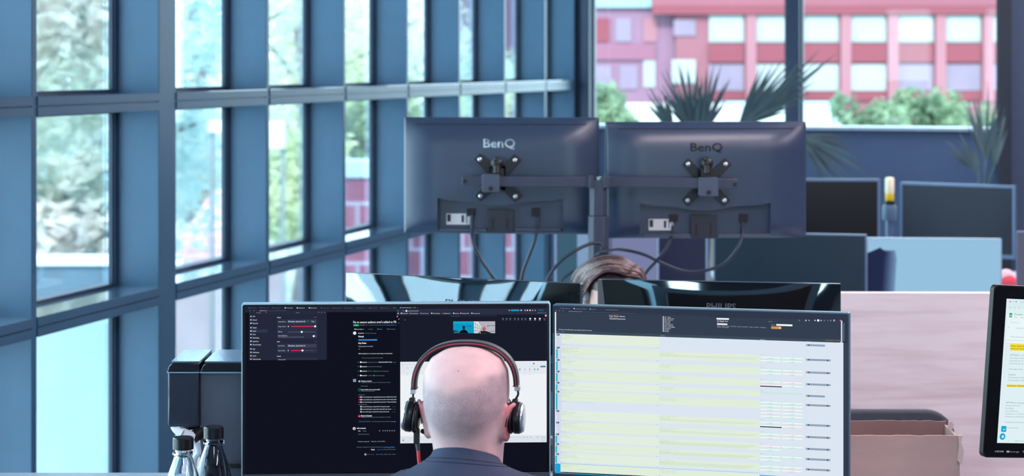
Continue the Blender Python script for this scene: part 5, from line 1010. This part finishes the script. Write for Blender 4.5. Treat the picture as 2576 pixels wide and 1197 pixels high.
def shirt(par, cz, lean, m, name='shirt', seat=.50, rings=None):
    sh = MB(); n = 64
    RS_ = SHIRT[:-1] + [(seat + .02 - cz, .185, .15, .15, 0)]
    vs = []
    for (z, w, yf, yb, dip) in RS_:
        l = lean * min(1, max(0, (-z - .3) / .4))
        for k in range(n):
            a = 2 * math.pi * k / n; c, s = math.cos(a), math.sin(a); r = (abs(c) ** 2.3 + abs(s) ** 2.3) ** (-1 / 2.3)
            fold = .0034 * mnoise.noise(Vector((c * 3, s * 3, z * 16))) * (1 if z < -.2 else .1) + .006 * mnoise.noise(Vector((c * 1.6 + 4, s * 2, z * 9))) * (1 if z < -.21 else 0)
            vs.append((w * r * c, (yf if s > 0 else yb) * r * s + l, cz + z + dip * (1 + s) * (1.35 if s > 0 else 1) - .005 * c * min(1, -dip / .02) + fold))
    fs = [(i * n + k, (i + 1) * n + k, (i + 1) * n + (k + 1) % n, i * n + (k + 1) % n) for i in range(len(RS_) - 1) for k in range(n)] + [tuple(reversed(range((len(RS_) - 1) * n, len(RS_) * n)))]
    sh.add(vs, fs)
    for s in (-1, 1): sh.tube(catmull([(s * .14, -.02, cz - .30), (s * .205, .0, cz - .355), (s * .24, .055, cz - .48), (s * .243, .075, cz - .53)], 6), [.085, .082, .066, .062], 20)
    o = sh.build(name, m, par, smooth='all'); return o
sh1 = shirt(p1, CZ1, -.06, TEE); sh1.rotation_euler.z = R(8); sh1.location.z = -.002
# collar seam lines
SEAM = mat('collar_stitching', '#262e44', .9, var=.05)
def seam_at(f):
    i = int(f); t = f - i; q = [SHIRT[i][j] + (SHIRT[i + 1][j] - SHIRT[i][j]) * t for j in range(5)]; pts = []
    for k in range(65):
        a = 2 * math.pi * k / 64; c, s = math.cos(a), math.sin(a); r = (abs(c) ** 2.3 + abs(s) ** 2.3) ** (-1 / 2.3)
        pts.append((q[1] * r * c * 1.003, (q[2] if s > 0 else q[3]) * r * s * 1.003, CZ1 + q[0] + q[4] * (1 + s) * (1.35 if s > 0 else 1) - .005 * c * min(1, -q[4] / .02) + .0003))
    return pts
for f_ in (2.25, 2.95): MB().tube(seam_at(f_), .0006, 5).build('collar_seam', SEAM, sh1)
def trousers(par, cz, lean, seat, m):
    t = MB(); Z = lambda z: z
    t.ell((0, -.08 + lean, seat + .10), (.175, .15, .115), 20, 12)
    for s in (-1, 1): t.tube(catmull([(s * .09, -.03 + lean, seat + .095), (s * .13, .22, seat + .095), (s * .14, .40, seat + .065), (s * .14, .415, .30), (s * .14, .415, .10)], 6), [.098, .092, .075, .064, .060], 16)
    return t.build('trousers', m, par, smooth='all')
trousers(p1, CZ1, -.06, .50, mat('dark_denim', '#232a3a', .85, var=.1, scale=30, bump=.2, bscale=400))
for s in (-1, 1):
    MB().ell((s * .146, .485, .045), (.045, .125, .046), 16, 10).build('shoe', mat('dark_shoe', '#1d1e24', .5, var=.1), p1, smooth='all')
# mole on the crown
mp1 = head_pt(R(270) + .06, -.033, .0002); MB().ell((mp1.x, mp1.y, mp1.z + CZ1), (.0011, .0009, .0011), 8, 6).build('mole', mat('mole', '#9a6a6a', .6), p1, smooth='all')
chair(hc.x - .0, 3.30, R(180), .96, 'office chair under the bald man, its back below the picture', .46)
# ------------------------------------------------------------------ headset
hs = empty('headset', (hc.x, HY1, CZ1), rot=(0, 0, R(-7)), label='black and silver headset with a red lined headband on the bald head', cat='headset')
PXM = HY1 / F
def hb(px, py): return ((px - 1174) * PXM, -(py - 868) * PXM - .0012)
def arch(off, n=48, t0=0, t1=1):
    """headband line: superellipse from the left slider over the crown to the right one"""
    L0, R0 = hb(1037, 978), hb(1303, 966); top = hb(1168, 857.5); cx = (L0[0] + R0[0]) / 2; pts = []
    for k in range(n + 1):
        a = math.pi * (1 - (t0 + (t1 - t0) * k / n)); c, s = math.cos(a), math.sin(a); e = 2 / 2.35
        x = cx + ((R0[0] - L0[0]) / 2 + off) * (abs(c) ** e) * (1 if c > 0 else -1); zb = L0[1] + (R0[1] - L0[1]) * (k / n); z = zb + (top[1] - (L0[1] + R0[1]) / 2 + off) * abs(s) ** e
        pts.append((x, z))
    return pts
def strip(po, pi_, y0, y1, yc=0):
    m = MB(); n = len(po); vs = []
    for (xo, zo), (xi, zi) in zip(po, pi_): vs += [(xi, y0, zi), (xo, y0, zo), (xo, y1, zo), (xi, y1, zi)]
    fs = [(4 * i + j, 4 * i + (j + 1) % 4, 4 * i + 4 + (j + 1) % 4, 4 * i + 4 + j) for i in range(n - 1) for j in range(4)] + [(0, 1, 2, 3), (4 * n - 1, 4 * n - 2, 4 * n - 3, 4 * n - 4)]
    return m.add(vs, fs)
BKL = mat('headband_leather', '#15161b', .45, var=.08, scale=60, bump=.15, bscale=500); GRL = mat('headband_grey', '#454a50', .5, var=.06, scale=40)
band = strip(arch(.0003), arch(-.0062), -.010, .012).build('headband', BKL, hs, bevel=.0015)
strip(arch(.0024), arch(.0002), -.0092, .0115).build('outer_strap', GRL, band, bevel=.0012)
strip(arch(-.0012), arch(-.0027), -.0108, -.0098).build('red_trim', mat('red_piping', '#b5354a', .45, var=.05), band)
EARM = mat('ear_cushion', '#101116', .35, var=.1, scale=50, bump=.1, bscale=300)
for s, sl, cup, cupr in ((-1, (1037, 984), (1041, 1046), .030), (1, (1303, 971), (1290, 1044), .030)):
    x, z = hb(*sl); MB().box((x - .0046, -.007, z - .0045), (x + .0046, .009, z + .0045)).build('slider', mat('slider_silver', '#cfd6dc', .25, .85, var=.03), hs, bevel=.001)
    cx, cz = hb(*cup); MB().tube(catmull([(x, .002, z - .005), (x + s * .0006, .002, z - .012), (cx + s * .0045, .002, cz + .029)], 6), .0019, 10).build('arm', mat('arm_black', '#1a1b21', .35, .3, var=.05), hs, smooth=True)
    MB().box((cx + s * .0045 - .0048, -.005, cz + .021), (cx + s * .0045 + .0048, .009, cz + .0305)).build('hinge_block', BLACK, hs, bevel=.0015)
    rot = Matrix.Rotation(R(90 * s), 4, 'Y') @ Matrix.Identity(4); tilt = Matrix.Rotation(R(-s * (7 if s < 0 else 0)), 4, 'Y')
    def disc(prof, name, m, par, dx):
        q = MB(); q.lathe(prof, (0, 0, 0), 40, M=(Matrix.Diagonal((1.0, .86, .9, 1)) @ tilt @ rot)); o = q.build(name, m, par, smooth='all', M=Matrix.Translation((cx + dx * s, .003, cz - .002))); return o
    c_ = disc([(0, -.002), (.028, -.002), (.0305, 0), (.0305, .009), (.029, .011), (0, .011)], 'ear_cup', mat('cup_black', '#14161b', .3, var=.06), hs, .0035)
    disc([(0, -.0125), (.016, -.0125), (.0265, -.0118), (.0305, -.0085), (.031, -.005), (.029, -.0027), (0, -.0022)], 'cushion', EARM, c_, .0035)
    disc([(0, .0112), (.0285, .0112), (.0285, .0135), (.0255, .0165), (0, .0172)], 'silver_cap', mat('cap_silver', '#c7d0d8', .22, .85, var=.03), c_, .0035)
x, z = hb(1046, 1085); MB().box((x - .0048, -.004, z - .022), (x + .0048, .008, z + .004)).build('plug', BLACK, hs, bevel=.0012)
MB().tube([(x + .001, .002, z - .020), (x + .0025, .002, z - .034)], [.0042, .0033], 10).build('strain_relief', mat('relief_grey', '#3f444c', .5), hs, smooth=True)
x1, z1 = hb(1057, 1175); MB().tube(catmull([(x + .0025, .002, z - .033), (x + .005, .002, z - .06), (x1, .0, z1), (x1 + .004, .02, z1 - .05), (x1 + .012, .10, z1 - .12), (x1 + .02, .22, z1 - .2)], 6), .0030, 10).build('red_cord', mat('red_cord', '#d8323f', .4, var=.05), hs, smooth=True)
a = hb(1058, 1088); b = hb(1083, 1112); MB().tube(catmull([(a[0], .012, a[1]), ((a[0] + b[0]) / 2, .03, (a[1] + b[1]) / 2), (b[0], .05, b[1]), (b[0] + .03, .085, b[1] - .018)], 6), [.0042, .004, .0035, .004], 10).build('microphone_boom', BLACK, hs, smooth=True)
# glasses
gl = empty('glasses', (hc.x, HY1, CZ1), rot=(0, 0, R(-12)), label='thin dark glasses whose temples hook behind the ears under the headset', cat='glasses')
GF = mat('glasses_black', '#202428', .3, var=.05)
for s in (-1, 1):
    MB().tube(catmull([(s * .064, .098, -.118), (s * .0765, .05, -.113), (s * .0785, .01, -.102), (s * .0785, -.006, -.103), (s * .0765, -.019, -.113), (s * .0745, -.024, -.135)], 8), .0013, 8).build('temple', GF, gl, smooth=True)
    MB().tube([(s * .034 + .024 * math.cos(2 * math.pi * k / 24), .108 - abs(.024 * math.cos(2 * math.pi * k / 24) + s * .034) * .12, -.120 + .019 * math.sin(2 * math.pi * k / 24)) for k in range(25)], .0014, 8).build('rim', GF, gl, smooth=True)
MB().tube([(-.011, .108, -.118), (0, .112, -.115), (.011, .108, -.118)], .0014, 8).build('bridge', GF, gl, smooth=True)
# ------------------------------------------------------------------ the person behind, bowed head with swept hair
HY2 = 5.42; h2 = at(1546, 657, HY2); CZ2 = h2.z
TILT2 = Matrix.Rotation(R(-20), 4, 'X') @ Matrix.Rotation(R(8), 4, 'Y')
p2 = empty('person', (h2.x, HY2, 0), rot=(0, 0, R(180 + 16)), label='person with swept back brown hair bowed behind the glossy backed monitors', cat='person')
T2_ = Matrix.Translation((0, .0, CZ2 - .12)) @ TILT2 @ Matrix.Translation((0, 0, .12))
hm = head_mb(); ear(hm, -1); ear(hm, 1); full = MB(); full.add([T2_ @ Vector(v) for v in hm.v], hm.f); bm_ = body_mb(CZ2, -.05, .50, .80, .34); full.add([Vector(v) + Vector((0, 0, CZ2)) for v in bm_.v], bm_.f)
fused('body', full, skin_mat('fair_skin', '#dcb2aa'), p2, .0045)
shirt(p2, CZ2 - .01, -.05, mat('grey_cotton', '#59606c', .85, var=.06, scale=14, bump=.2, bscale=320)); trousers(p2, CZ2, -.05, .50, MATS['dark_denim'])
for s in (-1, 1): MB().ell((s * .146, .485, .045), (.045, .125, .046), 16, 10).build('shoe', MATS['dark_shoe'], p2, smooth='all')
chair(h2.x, 5.50, 0, .97, 'office chair of the person behind the glossy backed monitors', .46)
HAIRS = []
def _hair(n_, c1, c2):
    HAIR = bpy.data.materials.new(n_); HAIR.use_nodes = True; HAIRS.append(HAIR)
    nt = HAIR.node_tree; b = nt.nodes['Principled BSDF']; b.inputs['Roughness'].default_value = .38; tc = nt.nodes.new('ShaderNodeTexCoord'); n = nt.nodes.new('ShaderNodeTexNoise'); n.inputs['Scale'].default_value = 90; n.inputs['Detail'].default_value = 3; nt.links.new(tc.outputs['Object'], n.inputs[0])
    r = nt.nodes.new('ShaderNodeValToRGB'); r.color_ramp.elements[0].color = rgb(c1); r.color_ramp.elements[1].color = rgb(c2); r.color_ramp.elements[0].position = .35; r.color_ramp.elements[1].position = .65; nt.links.new(n.outputs[0], r.inputs[0]); nt.links.new(r.outputs[0], b.inputs['Base Color'])
_hair('brown_hair', '#30242a', '#46363a'); _hair('light_brown_hair', '#64504f', '#8a706c'); _hair('dark_brown_hair', '#2b2025', '#4a3a3d')
HAIR = HAIRS[0]
rd = random.Random(4); hh_ = MB()
n = 48; zs = [0, -.004, -.012, -.025, -.04, -.055, -.07, -.085, -.10, -.12, -.14, -.16]
def hairline(th):                                      # lowest hair around the head; the face is at 90 deg
    f = abs(((th - math.pi / 2 + math.pi) % (2 * math.pi)) - math.pi); return -.014 - .03 * sstep(.5, 1.1, f) - .085 * sstep(1.25, 1.7, f) - .02 * sstep(1.8, 2.4, f)
hh_.add([T2_ @ head_pt(2 * math.pi * k / n, max(z, hairline(2 * math.pi * k / n)), .004 * sstep(0, .02, max(z, hairline(2 * math.pi * k / n)) - hairline(2 * math.pi * k / n)) + .001) for z in zs for k in range(n)],
        [(i * n + k, (i + 1) * n + k, (i + 1) * n + (k + 1) % n, i * n + (k + 1) % n) for i in range(len(zs) - 1) for k in range(n)] + [tuple(range(n))], HAIRS[0])
bpy.context.view_layer.update(); P2I = p2.matrix_world.inverted()
def lerp_rows(rows, b):
    t = b * (len(rows) - 1); i = min(len(rows) - 2, int(t)); t -= i
    return [tuple(p + (q - p) * t for p, q in zip(u, w)) for u, w in zip(rows[i], rows[i + 1])]
# combed sweep: each row is one stroke from the forehead over the head to the side (front stroke first, back stroke last)
SWEEP = [[(1572, 692, -.093), (1550, 684, -.098), (1524, 684, -.095), (1500, 697, -.085), (1482, 718, -.070), (1464, 752, -.055)],
         [(1584, 680, -.080), (1556, 671, -.086), (1520, 671, -.084), (1486, 688, -.070), (1462, 716, -.050), (1448, 752, -.030)],
         [(1594, 671, -.050), (1560, 658, -.058), (1520, 656, -.055), (1480, 673, -.040), (1452, 702, -.020), (1436, 745, .000)],
         [(1600, 668, -.015), (1562, 650, -.020), (1520, 647, -.020), (1476, 662, -.005), (1444, 692, .012), (1429, 735, .03)],
         [(1600, 668, .030), (1562, 648, .035), (1520, 645, .040), (1476, 660, .045), (1444, 688, .050), (1430, 735, .055)]]
SIDE = [[(1572, 693, -.093), (1590, 695, -.086), (1606, 701, -.072), (1614, 712, -.055), (1616, 735, -.04)],
        [(1584, 680, -.078), (1602, 684, -.068), (1614, 694, -.050), (1621, 708, -.030), (1622, 735, -.015)],
        [(1592, 671, -.048), (1608, 676, -.038), (1618, 688, -.020), (1624, 704, .000), (1624, 735, .01)],
        [(1598, 666, .010), (1610, 674, .020), (1619, 688, .030), (1624, 705, .04), (1624, 735, .045)]]
for rows, cnt, r_, mi in ((SWEEP, 150, .0036, (1, 2, 1, 0, 2)), (SIDE, 60, .0034, (2, 1, 2, 2))):
    g = [[P2I @ at(x, y + 2.5, HY2 + d + .004) for x, y, d in catmull([p for p in lerp_rows(rows, j / 20)], 5)] for j in range(21)]
    w_ = len(g[0]); hh_.add([p for r in g for p in r], [(j * w_ + i, j * w_ + i + 1, (j + 1) * w_ + i + 1, (j + 1) * w_ + i) for j in range(20) for i in range(w_ - 1)], HAIRS[2])
    for k in range(cnt):
        b = min(1, max(0, k / (cnt - 1) + rd.uniform(-.02, .02))); L_ = lerp_rows(rows, b); j1, j2 = rd.uniform(-2.2, 1.4), rd.uniform(-3, 2)
        q = catmull([(x + rd.uniform(-1.5, 1.5), y + j1 + (j2 - j1) * i / len(L_), d + rd.uniform(-.002, .002)) for i, (x, y, d) in enumerate(L_)], 5); cut = rd.uniform(.82, 1); q = q[:max(8, int(len(q) * cut))]
        hh_.tube([P2I @ at(x, y, HY2 + d) for x, y, d in q], [r_ * .5, r_, r_ * 1.1, r_, r_ * .7, r_ * .3], 6, HAIRS[rd.choice(mi)], flat=.8)
hh_.build('hair', None, p2, smooth='all')
